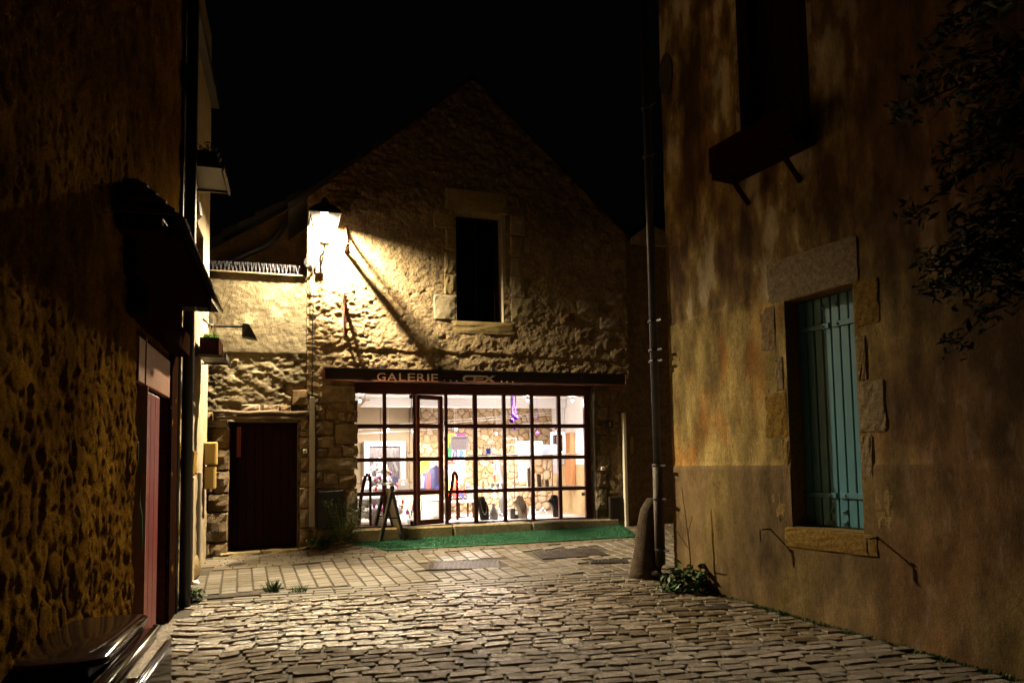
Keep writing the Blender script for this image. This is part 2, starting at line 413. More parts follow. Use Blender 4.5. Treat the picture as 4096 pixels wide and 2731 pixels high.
def letter_mesh(ch, ext=.006):
    cu = bpy.data.curves.new('glyph', 'FONT'); cu.body = ch; cu.extrude = ext; cu.resolution_u = 3
    ob = bpy.data.objects.new('glyph', cu); COL.objects.link(ob)
    bpy.context.view_layer.update()
    me = bpy.data.meshes.new_from_object(ob.evaluated_get(bpy.context.evaluated_depsgraph_get()))
    bpy.data.objects.remove(ob); return me
def glyph(name, ch, x0, z0, x1, z1, y, m, parent, ext=.006):   # a letter filling a rectangle on a wall
    me = letter_mesh(ch, 1)
    V = np.array([v.co[:] for v in me.vertices]); lo, hi = V.min(0), V.max(0)
    s = ((x1-x0)/(hi[0]-lo[0]), (z1-z0)/(hi[1]-lo[1]))
    o = ORG[parent]
    for v in me.vertices:
        a = v.co.copy(); v.co = (x0+(a.x-lo[0])*s[0]-o[0], y-a.z*ext-o[1], z0+(a.y-lo[1])*s[1]-o[2])
    me.materials.clear()
    return put(name, me, m, parent)

#=STRUCTURE
# ------------------------------------------------------------------ ground
X = np.unique(np.r_[np.linspace(-60, -6, 12), np.arange(-6, 6.01, .12), np.linspace(6, 60, 12)])
Y = np.unique(np.r_[np.linspace(-40, 2, 10), np.arange(2, 14.01, .12), np.linspace(14, 60, 10)])
gx_, gy_ = np.meshgrid(X, Y); Z = gz(gx_, gy_)-.001
i_, j_ = np.meshgrid(np.arange(len(X)-1), np.arange(len(Y)-1)); k_ = (j_*len(X)+i_).ravel()
gme = npmesh('ground', np.stack([gx_, gy_, Z], -1).reshape(-1, 3), np.stack([k_, k_+1, k_+1+len(X), k_+len(X)], 1))
gme.materials.append(M_bed); go = bpy.data.objects.new('ground', gme); COL.objects.link(go); go['kind'] = 'structure'; ORG[go] = (0, 0, 0)

def wall_lx(y): return LE.o[0] + (y-LE.o[1])*LE.x[0]/LE.x[1]      # x of left wall at depth y
def wall_rx(y): return RI.o[0] + (y-RI.o[1])*RI.x[0]/RI.x[1]
E1, E2 = gp(790, 2415), gp(2540, 2317)
ed = (E2-E1)[:2]/np.linalg.norm((E2-E1)[:2]); en = np.array([ed[1], -ed[0]])    # along the seam; en towards the camera
def st(s, t): return E1[:2] + s*ed + t*en
# cobbles
street = thing('cobbled_street', W0, (0, 0, 0), kind='structure')
def cobble_mesh(seed):
    r = random.Random(seed); q = []
    for sx_, sy_ in ((1, 1), (-1, 1), (-1, -1), (1, -1)):
        cx, cy = r.uniform(.05, .16), r.uniform(.12, .3); a = (sx_*(.5-cx), sy_*.5*r.uniform(.86, 1)); c = (sx_*.5*r.uniform(.92, 1), sy_*(.5-cy)); q += [c, a] if sx_*sy_ > 0 else [a, c]
    n = 8; vs = []
    for kx, ky, z in ((1, 1, -.03), (.985, .97, .011), (.955, .89, .0155)):
        for (x, y) in q: vs.append((x*kx, y*ky, z+r.uniform(-.003, .003)))
    vs.append((r.uniform(-.1, .1), r.uniform(-.1, .1), .017)); fs = []
    for a in range(2):
        for i in range(n): fs.append((a*n+i, a*n+(i+1) % n, (a+1)*n+(i+1) % n, (a+1)*n+i))
    fs += [(2*n+i, 2*n+(i+1) % n, 3*n) for i in range(n)]
    return MB().add(vs, fs)
protos = [cobble_mesh(k) for k in range(14)]
pm = [p.mesh('cobblestone') for p in protos]
for m_ in pm: m_.materials.append(M_cob)
stones = []
t = .09; row = 0
while t < 6.2:
    d = rng.uniform(.072, .108); s = -2.0 + rng.uniform(0, .2)
    while s < 6.5:
        L = rng.uniform(.17, .30)
        q = st(s+L/2, t)
        if wall_lx(q[1])+.14 < q[0] < wall_rx(q[1])-.04 and q[1] > 2.2:
            stones.append((q[0], q[1], L-.011, d-.002, rng.uniform(-.03, .03)))
        s += L
    t += d + .004; row += 1
ang0 = math.atan2(ed[1], ed[0])
def vis(q):                      # in the photograph's frame?
    c = CM.T @ (np.array([q[0], q[1], float(gz(q[0], q[1]))])-CC); u = 2048-F*c[0]/c[2]; v = 1365.5+SH*4096+F*c[1]/c[2]
    return -40 < u < 4140 and v < 2790
vs_ = sorted([s for s in stones if vis(s)], key=lambda s: s[1])
near = set(id(s) for s in vs_[:300])
restmb = MB()
for s in stones:
    x, y, L, W, a = s; k = rng.randrange(14); z = float(gz(x, y))
    sl = [(float(gz(x+.1, y))-float(gz(x-.1, y)))/.2, (float(gz(x, y+.1))-float(gz(x, y-.1)))/.2]
    R = Matrix.Rotation(math.atan(sl[1])+rng.uniform(-.05, .05), 4, 'X') @ Matrix.Rotation(-math.atan(sl[0])+rng.uniform(-.05, .05), 4, 'Y') @ Matrix.Rotation(ang0+a+(math.pi if rng.random() < .5 else 0), 4, 'Z')
    T = Matrix.Translation((x, y, z+rng.uniform(-.008, .008))) @ R @ Matrix.Diagonal((L, W, rng.uniform(.8, 1.15), 1))
    if id(s) in near:
        o = bpy.data.objects.new('cobblestone', pm[k]); COL.objects.link(o); o.parent = street; o.matrix_local = T
    else:
        restmb.add([tuple(T @ Vector(v)) for v in protos[k].v], protos[k].f)
part('cobblestones_beyond', restmb, M_cob, street, kind='stuff')
# granite pavers
apron = thing('paved_apron', W0, (0, 0, 0), kind='structure')
def paver_mesh():
    return MB().box(-.5, -.5, -.03, .5, .5, .012, 0)
pv = MB().add([(-.5, -.5, -.03), (.5, -.5, -.03), (.5, .5, -.03), (-.5, .5, -.03), (-.5, -.5, .006), (.5, -.5, .006), (.5, .5, .006), (-.5, .5, .006), (-.47, -.46, .013), (.47, -.46, .013), (.47, .46, .013), (-.47, .46, .013)],
     [(0, 1, 5, 4), (1, 2, 6, 5), (2, 3, 7, 6), (3, 0, 4, 7), (4, 5, 9, 8), (5, 6, 10, 9), (6, 7, 11, 10), (7, 4, 8, 11), (8, 9, 10, 11)])
pvm = pv.mesh('paving_stone'); pvm.materials.append(M_pav)
pav = []
covers = []   # (centre, half sizes, angle) left open for covers
for (pa, pb, pc, pd) in (((1690, 2248), (1990, 2242), (2005, 2274), (1730, 2281)), ((2110, 2205), (2370, 2192), (2450, 2222), (2190, 2236)), ((2355, 2240), (2500, 2240), (2520, 2253), (2370, 2254)), ((805, 2388), (1090, 2366), (1095, 2377), (810, 2400))):
    covers.append([gp(*q) for q in (pa, pb, pc, pd)])
def incover(q, g=.07):
    for c in covers:
        C_ = sum(c)/4; ex = ((c[1]-c[0])+(c[2]-c[3]))[:2]/2; ey = ((c[3]-c[0])+(c[2]-c[1]))[:2]/2
        lx, ly = np.linalg.norm(ex), np.linalg.norm(ey); d = q-C_[:2]
        if abs(d @ ex/lx) < lx/2+g and abs(d @ ey/ly) < ly/2+g: return True
    return False
for t, w in ((0.0, .1), (-.115, .1), (-.23, .1), (-.345, .1)):
    s = -1.2+rng.uniform(0, .2)
    while s < 6:
        L = rng.uniform(.2, .32); pav.append((st(s+L/2, t), L-.012, w-.008, ang0)); s += L
c0 = gp(1139, 2249)[:2]; c1 = gp(1180, 2370)[:2]; cd = (c1-c0)/np.linalg.norm(c1-c0); cn = np.array([-cd[1], cd[0]])
if cn[0] < 0: cn = -cn
angc = math.atan2(cn[1], cn[0])
# herringbone limit between columns and the courses that follow the shop front
def front(q): return float((q-FA.o[:2]) @ FA.y[:2])
def seam(q): return float((q-E1[:2]) @ en)
for k in range(-9, 34):
    a = -3.2
    while a < 3.2:
        d = rng.uniform(.09, .19); q = c0 + cn*(k*.172) + cd*(a+d/2)
        fx = float((q-FA.o[:2]) @ FA.x[:2])
        if seam(q) < -.36-d*.45 and front(q) < -1.05-.1*(fx < -2.4)-max(0, fx-.5)*.0 : pav.append((q, .152, d-.008, angc))
        a += d
yv = -1.0
while yv < .25:
    s = -4.5 + rng.uniform(0, .2)
    while s < 4.5:
        L = rng.uniform(.18, .3); q = FA.w(s+L/2, yv, 0)[:2]
        if yv < -.05 or s > 2.7: pav.append((q, L-.012, .108, FA.ang+rng.uniform(-.02, .02)))
        s += L
    yv += .117
def pvis(p):
    q = p[0]; return q[1]
pav = [p for p in pav if wall_lx(p[0][1])+.05 < p[0][0] and not incover(p[0]) and (p[0][0] < wall_rx(p[0][1])-.05 or p[0][1] > 8.7)]
pav = [p for p in pav if seam(p[0]) < .06]
pav.sort(key=lambda p: p[0][1]); rest2 = MB()
for n_, (q, L, W, a) in enumerate(pav):
    x, y = q; z = float(gz(x, y))+rng.uniform(-.003, .003)
    sl = [(float(gz(x+.1, y))-float(gz(x-.1, y)))/.2, (float(gz(x, y+.1))-float(gz(x, y-.1)))/.2]
    T = Matrix.Translation((x, y, z)) @ Matrix.Rotation(math.atan(sl[1])+rng.uniform(-.012, .012), 4, 'X') @ Matrix.Rotation(-math.atan(sl[0])+rng.uniform(-.012, .012), 4, 'Y') @ Matrix.Rotation(a, 4, 'Z') @ Matrix.Diagonal((L, W, 1, 1))
    if n_ < 300:
        o = bpy.data.objects.new('paving_stone', pvm); COL.objects.link(o); o.parent = apron; o.matrix_local = T
    else: rest2.add([tuple(T @ Vector(v)) for v in pv.v], pv.f)
part('paving_stones_beyond', rest2, M_pav, apron, kind='stuff')

# ------------------------------------------------------------------ gallery house
gal = thing('gallery_house', FA, (0, .2, .5), 'stone gabled house with the brightly lit gallery shop front', 'house')
H_win = (-.247, 4.09, .545, 5.89); H_shop = (-1.86, .55, 2.13, 3.08)
AP = (.09, 8.17); GX0, GX1 = -2.56, 2.78
def roofz(x): return np.where(x < AP[0], AP[1]-(AP[0]-x)*.855, AP[1]-(x-AP[0])*.90)
def rub(x, z): return np.clip(sst(-x, 1.35, 1.7)*sst(-z, -4.75, -4.3) + sst(x, 1.1, 1.7)*sst(-z, -5.2, -4.2)*sst(fbm(x*1.7, z*1.7, 31), .42, .55), 0, 1)
def d_fac(x, z):
    d = -.04*(fbm(x*1.6, z*1.6, 3)-.5) - .016*(fbm(x*7, z*9, 5)-.5) - .017*(fbm(x*23, z*28, 8, 3)-.5)
    r = rub(x, z)
    f1, f2 = worley(x*5.5+.3*fbm(z*5, x*5, 19), z*11, 12)
    d = d + r*(.05*np.clip(.22-(f2-f1), 0, 1) - .036*(fbm(x*10, z*22, 21, 6)-.45))
    led = 3.56 + .05*(fbm(x*4, z*0, 40)-.5)*2 - .02*x
    d = d - .012*sst(z, led-.012, led+.012)*sst(-z, -led-.5, -led-.1) + .014*np.exp(-((z-led+.012)/.012)**2)*sst(fbm(x*9, z*0, 41), .3, .6)
    up = sst(z, 5.4, 6.2); d = d - up*.05*(fbm(x*11, z*14, 77, 5)-.5)
    return d
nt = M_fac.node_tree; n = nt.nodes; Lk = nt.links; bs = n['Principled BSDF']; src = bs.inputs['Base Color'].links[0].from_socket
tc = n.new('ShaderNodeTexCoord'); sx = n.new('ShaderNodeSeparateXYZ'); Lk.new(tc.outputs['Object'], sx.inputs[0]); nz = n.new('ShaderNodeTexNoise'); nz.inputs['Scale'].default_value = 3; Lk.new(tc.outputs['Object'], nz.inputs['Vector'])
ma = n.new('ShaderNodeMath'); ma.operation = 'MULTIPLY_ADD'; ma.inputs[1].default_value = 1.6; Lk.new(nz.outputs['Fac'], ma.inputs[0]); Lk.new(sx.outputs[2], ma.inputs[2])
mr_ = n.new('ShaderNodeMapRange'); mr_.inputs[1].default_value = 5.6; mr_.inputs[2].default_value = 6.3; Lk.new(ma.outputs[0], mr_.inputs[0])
mm = n.new('ShaderNodeMix'); mm.data_type = 'RGBA'; mm.blend_type = 'MULTIPLY'; Lk.new(mr_.outputs[0], mm.inputs[0]); Lk.new(src, mm.inputs[6]); mm.inputs[7].default_value = (.52, .44, .40, 1); Lk.new(mm.outputs[2], bs.inputs['Base Color'])  # gable top darkened like bare rubble; shade above the lantern painted in
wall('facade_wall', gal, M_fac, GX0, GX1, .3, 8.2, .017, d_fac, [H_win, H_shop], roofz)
part('side_wall', MB().box(GX0+.03, .06, .3, GX0+.25, 8, 5.75).box(GX1-.25, .06, .3, GX1-.03, 8, 5.6), M_stone, gal)
RB = MB()
for sgn in (0, 1):
    xe = GX0-.28 if sgn == 0 else GX1+.2
    ze = float(roofz(np.array(xe))); a = (AP[0], AP[1]+.02); b = (xe, ze+.02)
    RB.prism([a, b, (b[0], b[1]+.1), (a[0], a[1]+.1)], .05, 8)
part('roof', RB, M_slate, gal)
reveal(gal, M_qstone, H_win, .0, .3)
part('window_pane', MB().box(H_win[0]-.03, .29, H_win[1]-.03, H_win[2]+.03, .30, H_win[3]+.03), M_black_pane, gal)
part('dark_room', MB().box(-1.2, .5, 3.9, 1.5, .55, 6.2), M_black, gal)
b = MB()
for x0, x1 in ((H_win[0], H_win[0]+.05), (H_win[2]-.05, H_win[2])): b.box(x0, .25, H_win[1], x1, .288, H_win[3])
b.box(H_win[0]+.05, .25, H_win[1], H_win[2]-.05, .288, H_win[1]+.05).box(H_win[0]+.05, .25, H_win[3]-.05, H_win[2]-.05, .288, H_win[3]).box(.13, .252, H_win[1]+.05, .17, .288, H_win[3]-.05)
part('window_frame', b, M_dwood, gal)
sd = 100
gst = []
for r_ in ((1735, 1180, 1822, 1280), (1778, 1098, 1824, 1178), (1778, 1005, 1824, 1094), (1735, 835, 1816, 912), (1782, 915, 1820, 1000), (2042, 1192, 2133, 1290), (2042, 1105, 2098, 1190), (2042, 1030, 2080, 1102), (2042, 945, 2094, 1027), (2042, 860, 2100, 942), (1780, 760, 2030, 840), (1810, 1290, 2060, 1338)):
    x0, z0, x1, z1 = FA.rect(*r_)
    if r_[0] < 1830: x1 = min(x1, H_win[0]-.006) if r_[2] < 1830 else x1
    if r_[0] > 2030: x0 = max(x0, H_win[2]+.006)
    if r_[3] > 1330: z1 = H_win[1]-.006; z0 = z1-.2
    if r_[1] == 760: z0 = H_win[3]+.006
    part('stone', rstone(x0, z0, x1, z1, -.002, .014, sd, 7, jit=.006), M_qstone, gal); sd += 1
# rubble beside the shop (from the drain pipe to the window) and right corner
for r_ in ((1385, 1602, 1431, 1648), (1352, 1648, 1388, 1682), (1388, 1650, 1431, 1690), (1262, 1683, 1334, 1738), (1340, 1693, 1431, 1774), (1268, 1742, 1338, 1790), (1312, 1785, 1366, 1826), (1372, 1780, 1430, 1826), (1264, 1794, 1308, 1826), (1262, 1830, 1430, 1878), (1264, 1884, 1292, 1915), (1296, 1890, 1352, 1932), (1262, 1922, 1298, 1952), (1356, 1900, 1425, 1950), (1305, 1640, 1350, 1678), (1262, 1622, 1302, 1678), (1385, 1955, 1430, 2040), (1385, 2045, 1430, 2110), (1275, 1540, 1420, 1610)):
    part('stone', rstone(*FA.rect(*r_), -.015, .03, sd, 6, jit=.012), M_stone, gal); sd += 1
for r_ in ((2384, 1560, 2450, 1622), (2384, 1626, 2430, 1680), (2402, 1740, 2470, 1812), (2384, 1690, 2430, 1736), (2388, 1818, 2440, 1880), (2386, 1885, 2430, 1950), (2436, 1890, 2490, 1975), (2386, 1955, 2428, 2040), (2440, 1560, 2492, 1640), (2474, 1650, 2498, 1790), (2400, 930, 2440, 960), (2380, 1330, 2440, 1400), (2400, 1270, 2480, 1320), (2300, 1310, 2370, 1370), (2440, 1390, 2490, 1440), (2240, 1250, 2300, 1300), (2310, 1200, 2400, 1260), (2420, 1160, 2490, 1220)):
    part('stone', rstone(*FA.rect(*r_), .008, .028, sd, 7, jit=.014), M_stone, gal); sd += 1
# jambs of the shop opening
part('shop_jamb', rstone(2.11, .84, 2.4, 3.07, 0, 0, 5, 6, .0).box(2.135, .002, .55, 2.4, .3, 3.07), M_low, gal)
part('shop_jamb', MB().box(-2.1, .002, .55, -1.862, .3, 3.07), M_stone, gal)
part('threshold', MB().box(-1.9, -.06, .5, -.35, .33, .835, .02).box(-.34, -.06, .5, .95, .33, .838, .02).box(.96, -.06, .5, 2.5, .33, .836, .02), M_qstone, gal)
part('lintel_board', MB().box(-1.86, .2, 2.915, 2.13, .33, 3.078), M_frame, gal)
# shop front: bars and panes
SY = .25
Zb = [.852, 1.32, 1.378, 1.85, 1.911, 2.375, 2.442, 2.914]
colsL = [(-1.84, -1.40), (-1.344, -.92)]
colsR = [(-.355, .07), (.139, .575), (.631, 1.06), (1.116, 1.546), (1.605, 2.035)]
b = MB()
for x0, x1 in ((-1.86, -1.84), (-1.40, -1.344), (-.92, -.853), (-.405, -.355), (.07, .139), (.575, .631), (1.06, 1.116), (1.546, 1.605), (2.035, 2.128)): b.box(x0, SY, .80, x1, SY+.06, 2.93)
for grp in (colsL, colsR):
    for (x0, x1) in grp:
        for z0, z1 in ((.802, Zb[0]), (Zb[1], Zb[2]), (Zb[3], Zb[4]), (Zb[5], Zb[6])): b.box(x0, SY+.003, z0, x1, SY+.055, z1)
shop = part('shop_front', b, M_frame, gal)
for grp in (colsL, colsR):
    for (x0, x1) in grp:
        for q in range(4): part('pane', MB().box(x0-.005, SY+.028, Zb[2*q]-.005, x1+.005, SY+.034, Zb[2*q+1]+.005), M_pane, shop)
for zz in (1.3, 1.55, 1.75, 2.2, 2.45): part('hinge', MB().box(-.418, SY-.012, zz-.03, -.392, SY+.01, zz+.03), M_black, shop)
def turned(o, fr, org):           # a part of the house drawn in a turned frame
    g = gal; o.location = Matrix.Rotation(-FA.ang, 3, 'Z') @ (Vector(fr.w(*org))-g.location); o.rotation_euler = (0, 0, fr.ang-FA.ang)
    ORG[o] = org
# door leaf, ajar inwards, hinged on its right
DF = Fr(FA.w(-.43, SY+.02, 0)[:2], tuple((FA.x*math.cos(rad(-24))-FA.y*math.sin(rad(-24)))[:2]))
DW = .50
b = MB().box(-DW, 0, .85, -DW+.05, .045, 2.9).box(-.07, 0, .85, 0, .045, 2.9)
for z0, z1 in ((.85, .93), (1.32, 1.385), (1.85, 1.915), (2.37, 2.44), (2.83, 2.9)): b.box(-DW+.05, .003, z0, -.07, .042, z1)
dl = put('door', b.mesh('door', (0, 0, .845)), mat('lit_maroon_steel', (.2, .04, .026), (.14, .028, .018), 8, .4), gal, label='glazed maroon door leaf standing ajar'); turned(dl, DF, (0, 0, .845))  # brighter maroon than the frame: the room's light put into the colour
for z0, z1 in ((.93, 1.32), (1.385, 1.85), (1.915, 2.37), (2.44, 2.83)): part('pane', MB().box(-DW+.045, .02, z0-.004, -.066, .026, z1+.004), M_pane, dl)
def bolt(fr, x, z, up, parent, y):
    m = MB().box(x-.03, y-.03, z-.03*up, x+.02, y-.002, z+.03*up)
    m.tube([(x, y-.015, z+.02*up), (x, y-.015, z+.16*up)], .006, 5)
    m.tube([(x, y-.015, z+.16*up), (x-.02, y-.015, z+.18*up), (x-.02, y-.015, z+.33*up), (x, y-.015, z+.36*up), (x+.02, y-.015, z+.33*up), (x+.02, y-.015, z+.18*up), (x, y-.015, z+.16*up)], .006, 5)
    return part('bolt', m, M_black, parent)
bolt(FA, -.95, 2.88, -1, shop, SY); bolt(FA, -.95, .88, 1, shop, SY)
bolt(DF, -DW+.04, 2.86, -1, dl, 0); bolt(DF, -DW+.04, .9, 1, dl, 0)

#=ROOM
# ------------------------------------------------------------------ gallery room (parts of the house)
FLZ, CEZ = .82, 3.02
part('room_floor', MB().box(-2.3, .33, .7, 2.5, 4.3, FLZ), M_floor, gal)
part('room_ceiling', MB().box(-2.3, .31, CEZ, 2.5, 4.3, CEZ+.08), M_ceil, gal)
part('ceiling_beam', MB().box(-2.2, 1.9, 2.86, 2.35, 2.2, CEZ-.002), M_ceil, gal)
part('room_side_wall', MB().box(-2.3, .33, FLZ, -2.2, 4.2, CEZ), M_panel, gal)
px_ = -2.2
while px_ < .3:
    for z0, z1 in ((FLZ, 1.42), (1.43, 2.05), (2.06, CEZ)): part('wall_panel', MB().box(px_+.004, 4.0, z0, min(px_+.60, .4), 4.03, z1-.004, .004), M_panel, gal)
    px_ += .608
part('room_backing', MB().box(-2.3, 4.04, .7, 2.6, 4.3, CEZ), M_imort, gal)
IW = Fr(FA.w(-.33, 3.75, 0)[:2], tuple((FA.x*math.cos(rad(-20))+FA.y*math.sin(rad(-20)))[:2]))
sw = wall('stone_wall', gal, M_imort, 0, 3.2, FLZ, CEZ, .05, lambda x, z: .03*(fbm(x*6, z*6, 9)-.5))
for v in sw.data.vertices: v.co += Vector(ORG[gal]) - Vector((0, 0, FLZ))
turned(sw, IW, (0, 0, FLZ))
for n_, (p, poly) in enumerate(cells(0, FLZ, 3.1, CEZ, .17, .128, 4, .48)):
    part('stone', cstone(poly, .004, -.014, .022, n_), M_istone, sw, True)
rs = MB().box(2.36, .31, FLZ, 2.48, 2.75, 1.75)
part('right_room_wall', rs, M_iplas, gal)
part('right_room_wall', MB().box(2.365, .31, 1.75, 2.48, 2.75, CEZ), M_white, gal, label='white upper wall panel')
x, z = FA.p(2310, 1760, 1.5)
part('oak_post', MB().box(2.26, 1.47, 1.28, 2.352, 1.78, 2.35, .01), M_orange, gal)
part('white_board', MB().box(2.28, 2.0, 1.75, 2.36, 2.35, CEZ-.1), M_white, gal)

#=HOUSES
# ------------------------------------------------------------------ courtyard wall with the wooden door
cw = thing('courtyard_wall', FA, (-3.3, .1, .5), 'low lichened plaster wall with a dark wooden door', 'wall')
H_door = (-3.66, .5, -2.69, 2.47); TOPZ = 4.655
def d_low(x, z):
    up = sst(z, 3.42, 3.5)
    r = -.035*(fbm(x*5, z*9, 51)-.45) - .045*(fbm(x*14, z*22, 52, 5)-.5)
    hole = sst(fbm(x*2.6+3, z*3.4, 57), .60, .66)*sst(-z, -3.3, -3.1)*sst(z, 2.5, 2.7)
    return .03 + (1-up)*(r+.09*hole) + up*(-.02-.012*(fbm(x*20, z*20, 53)-.5)-.01*(fbm(x*3, z*3, 54)-.5))
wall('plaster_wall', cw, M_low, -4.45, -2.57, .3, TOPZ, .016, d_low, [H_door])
part('wall_core', MB().box(-4.45, .09, 2.5, -2.57, .3, TOPZ-.005).box(-4.45, .13, .3, -3.72, .3, 2.49).box(-2.64, .13, .3, -2.57, .3, 2.49), M_stone, cw)
for r_ in ((815, 1650, 850, 1700), (850, 1712, 918, 1795), (862, 1798, 918, 1880), (855, 1884, 916, 1970), (832, 1975, 912, 2045), (812, 2048, 910, 2165), (840, 2172, 908, 2240), (818, 1680, 908, 1708), (815, 1885, 850, 1970), (814, 2172, 838, 2240)):
    part('stone', rstone(*FA.rect(*r_), -.01, .03, sd, 6, jit=.01), M_stone, cw); sd += 1
for r_ in ((1205, 1675, 1238, 1720), (1205, 1724, 1240, 1745), (1200, 1750, 1240, 1795), (1205, 1830, 1240, 1882), (1205, 1890, 1240, 1945), (1198, 1950, 1240, 2030), (1198, 2034, 1240, 2110), (1196, 2112, 1240, 2190), (965, 1618, 1040, 1648), (1052, 1620, 1115, 1648), (995, 1620, 1040, 1646), (1120, 1622, 1165, 1648), (1168, 1560, 1230, 1620)):
    part('stone', rstone(*FA.rect(*r_), -.008, .03, sd, 5, jit=.01), M_stone, cw); sd += 1
lb = []
for k in range(9): lb.append((-3.86+k*.165, -.03, 2.52+.012*math.sin(k*1.7)))
part('lintel_beam', MB().tube(lb, [.035+.01*math.sin(k*2.3) for k in range(9)], 8), M_oldoak, cw, True)
part('lintel_beam', MB().tube([(a, b_-.02, c+.075) for a, b_, c in lb], [.03+.012*math.sin(k*3.1) for k in range(9)], 8), M_oldoak, cw, True)
part('threshold', rstone(-3.76, .45, -3.2, .575, -.06, .03, 3, 6, .3).add(*(lambda m: (m.v, m.f))(rstone(-3.19, .46, -2.66, .59, -.06, .03, 4, 6, .3))), M_qstone, cw)
reveal(cw, M_stone, H_door, .05, .34)
dp = MB().box(-3.70, .3, .5, -2.65, .32, 2.5)
wdoor = part('door', dp, M_dwood, cw)
for k in range(8): part('plank', MB().box(-3.66+k*.121, .272, .6, -3.66+k*.121+.117, .298, 2.46, .004), M_dwood, wdoor)
part('notice_strip', MB().box(-3.56, .262, 1.95, -3.50, .271, 2.4), M_red, wdoor)
part('coping', MB().box(-4.47, -.03, TOPZ-.004, -2.58, .32, TOPZ+.03, .012), M_low, cw)
spk = thing('bird_spikes', FA, (-3.3, .05, TOPZ+.03), 'row of thin steel bird spikes along the courtyard wall top', 'bird spikes')
sm = MB().tube([(0, 0, 0), (0, 0, .15)], .0026, 4).mesh('spike'); sm.materials.append(M_pipe)
part('spike_base', MB().box(-4.0, -.005, TOPZ+.028, -2.68, .02, TOPZ+.034), M_ivory, spk)
for k in range(25):
    for sgn in (-1, 1):
        o = put('spike', sm, M_pipe, spk); o.location = (-4.0+k*.054+3.3, -.045, 0); o.rotation_euler = (rng.uniform(-.1, .1), sgn*.13+rng.uniform(-.06, .06), 0)

# ------------------------------------------------------------------ house behind the courtyard wall
BY = 1.6
bh = thing('back_house', FA, (-3.5, BY, .6), 'dark gabled house end rising behind the courtyard wall', 'house')
v0, v1 = FA.p(1225, 775, BY), FA.p(900, 960, BY)
v0 = (-2.35, v0[1]+.05)
def rz2(x): return v0[1] + (x-v0[0])*(v0[1]-v1[1])/(v0[0]-v1[0])
wall('house_wall', bh, M_stone, -7, -2.3, .5, 8, .06, lambda x, z: -.07*(fbm(x*5, z*7, 61)-.5), top=lambda x: rz2(x)-.03, y=BY)
sl = math.atan2(v0[1]-v1[1], v0[0]-v1[0]); L = .0; n_ = 0
while L < 5.0:
    a = (v0[0]-L*math.cos(sl), v0[1]-L*math.sin(sl)); w = .3
    bq = (a[0]-w*math.cos(sl), a[1]-w*math.sin(sl)); off = .016*(n_ % 2)
    part('slate', MB().prism([(a[0], a[1]+off), (bq[0], bq[1]+off+.012), (bq[0]-.02, bq[1]+off+.13), (a[0], a[1]+off+.11)], BY-.12-off, BY+1.0), M_slate, bh); L += w+.004; n_ += 1
pts = [(*FA.p(1166, 818, BY-.15), 0), (*FA.p(1178, 858, BY-.15), 0), (*FA.p(1150, 885, BY-.15), 0), (*FA.p(1100, 950, BY-.15), 0), (*FA.p(1060, 985, BY-.15), 0), (*FA.p(1000, 1010, BY-.15), 0), (*FA.p(860, 1075, BY-.15), 0)]
part('downpipe', MB().tube([(p[0], BY-.15, p[1]) for p in pts], .055, 10), M_pipe, bh, True)

# ------------------------------------------------------------------ pale house, left side of the lane
ph = thing('pale_house', LE, (1.2, .1, .4), 'pale plastered house lit by the lantern beside the courtyard wall', 'house')
H_pw = (1.14, 3.86, 1.9, 4.84)
def d_pl(x, z): return -.02*(fbm(x*4, z*4, 71)-.5) - .03*sst(-z, -1.75, -1.6)*(fbm(x*14, z*14, 72)-.5)
wall('plaster_wall', ph, M_lplas, -.02, 2.62, .2, 8.0, .045, d_pl, [H_pw])
part('wall_core', MB().box(0, .3, .2, 2.62, .5, 8).box(2.5, .04, .2, 2.62, .3, 8), M_lplas, ph)
reveal(ph, M_stone, H_pw, 0, .28)
part('window_board', MB().box(1.1, .25, 3.8, 1.95, .28, 4.9), M_dwood, ph)
part('eave', MB().box(-.6, -.1, 7.0, 2.7, .4, 7.1), M_slate, ph)
part('stone', rstone(.95, 1.72, 1.3, 2.0, -.02, .02, 8), M_rstone, ph)
part('timber_post', MB().box(1.0, -.03, .3, 1.18, .02, 1.7, .01), M_wood, ph)
part('timber_post', MB().box(1.6, -.04, .3, 1.72, .02, 1.75, .01), M_conduit, ph)

# ------------------------------------------------------------------ rough stone house on the left
lh = thing('rough_stone_house', LE, (-2.5, .2, .3), 'dark rough stone house with a slate canopy over its red door', 'house')
H_ld = (-2.28, .2, -.72, 2.86)
def d_lw(x, z):
    f1, f2 = worley(x*7, z*7, 81); g1, g2 = worley(x*20, z*17, 82)
    low = sst(-z, -3.2, -1.2)
    d = -.04*(fbm(x*2.2, z*2.2, 83)-.5) - .03*(fbm(x*9, z*8, 84)-.5) - .022*(fbm(x*27, z*23, 85, 3)-.5)
    return d - low*.02*np.clip(.5-f1, -.2, .5) - .011*np.clip(.5-g1, -.2, .5) - .02
wall('roughcast', lh, M_lwall, -5.6, 0, .0, 8.6, .017, d_lw, [H_ld])
part('wall_core', MB().box(-7.5, .35, 0, -2.3, .6, 8.6).box(-.7, .35, 0, 0, .6, 8.6).box(-2.3, .35, 2.9, -.7, .6, 8.6), M_stone, lh)
n_ = 0
for (p, poly) in cells(-6.2, .5, -2.45, 2.6, .30, .24, 15, .42):
    if rng.random() < .4: part('stone', cstone(poly, .035, .006, .022, 900+n_, .1), M_lwall, lh, True)
    n_ += 1
reveal(lh, M_brown, H_ld, .0, .4)
ld = part('door', MB().box(-2.25, .2, .3, -.74, .24, 2.86), M_dwood, lh)
x0, z0 = LE.p(568, 2496, -.03); x1, z1 = LE.p(640, 1560, -.03)
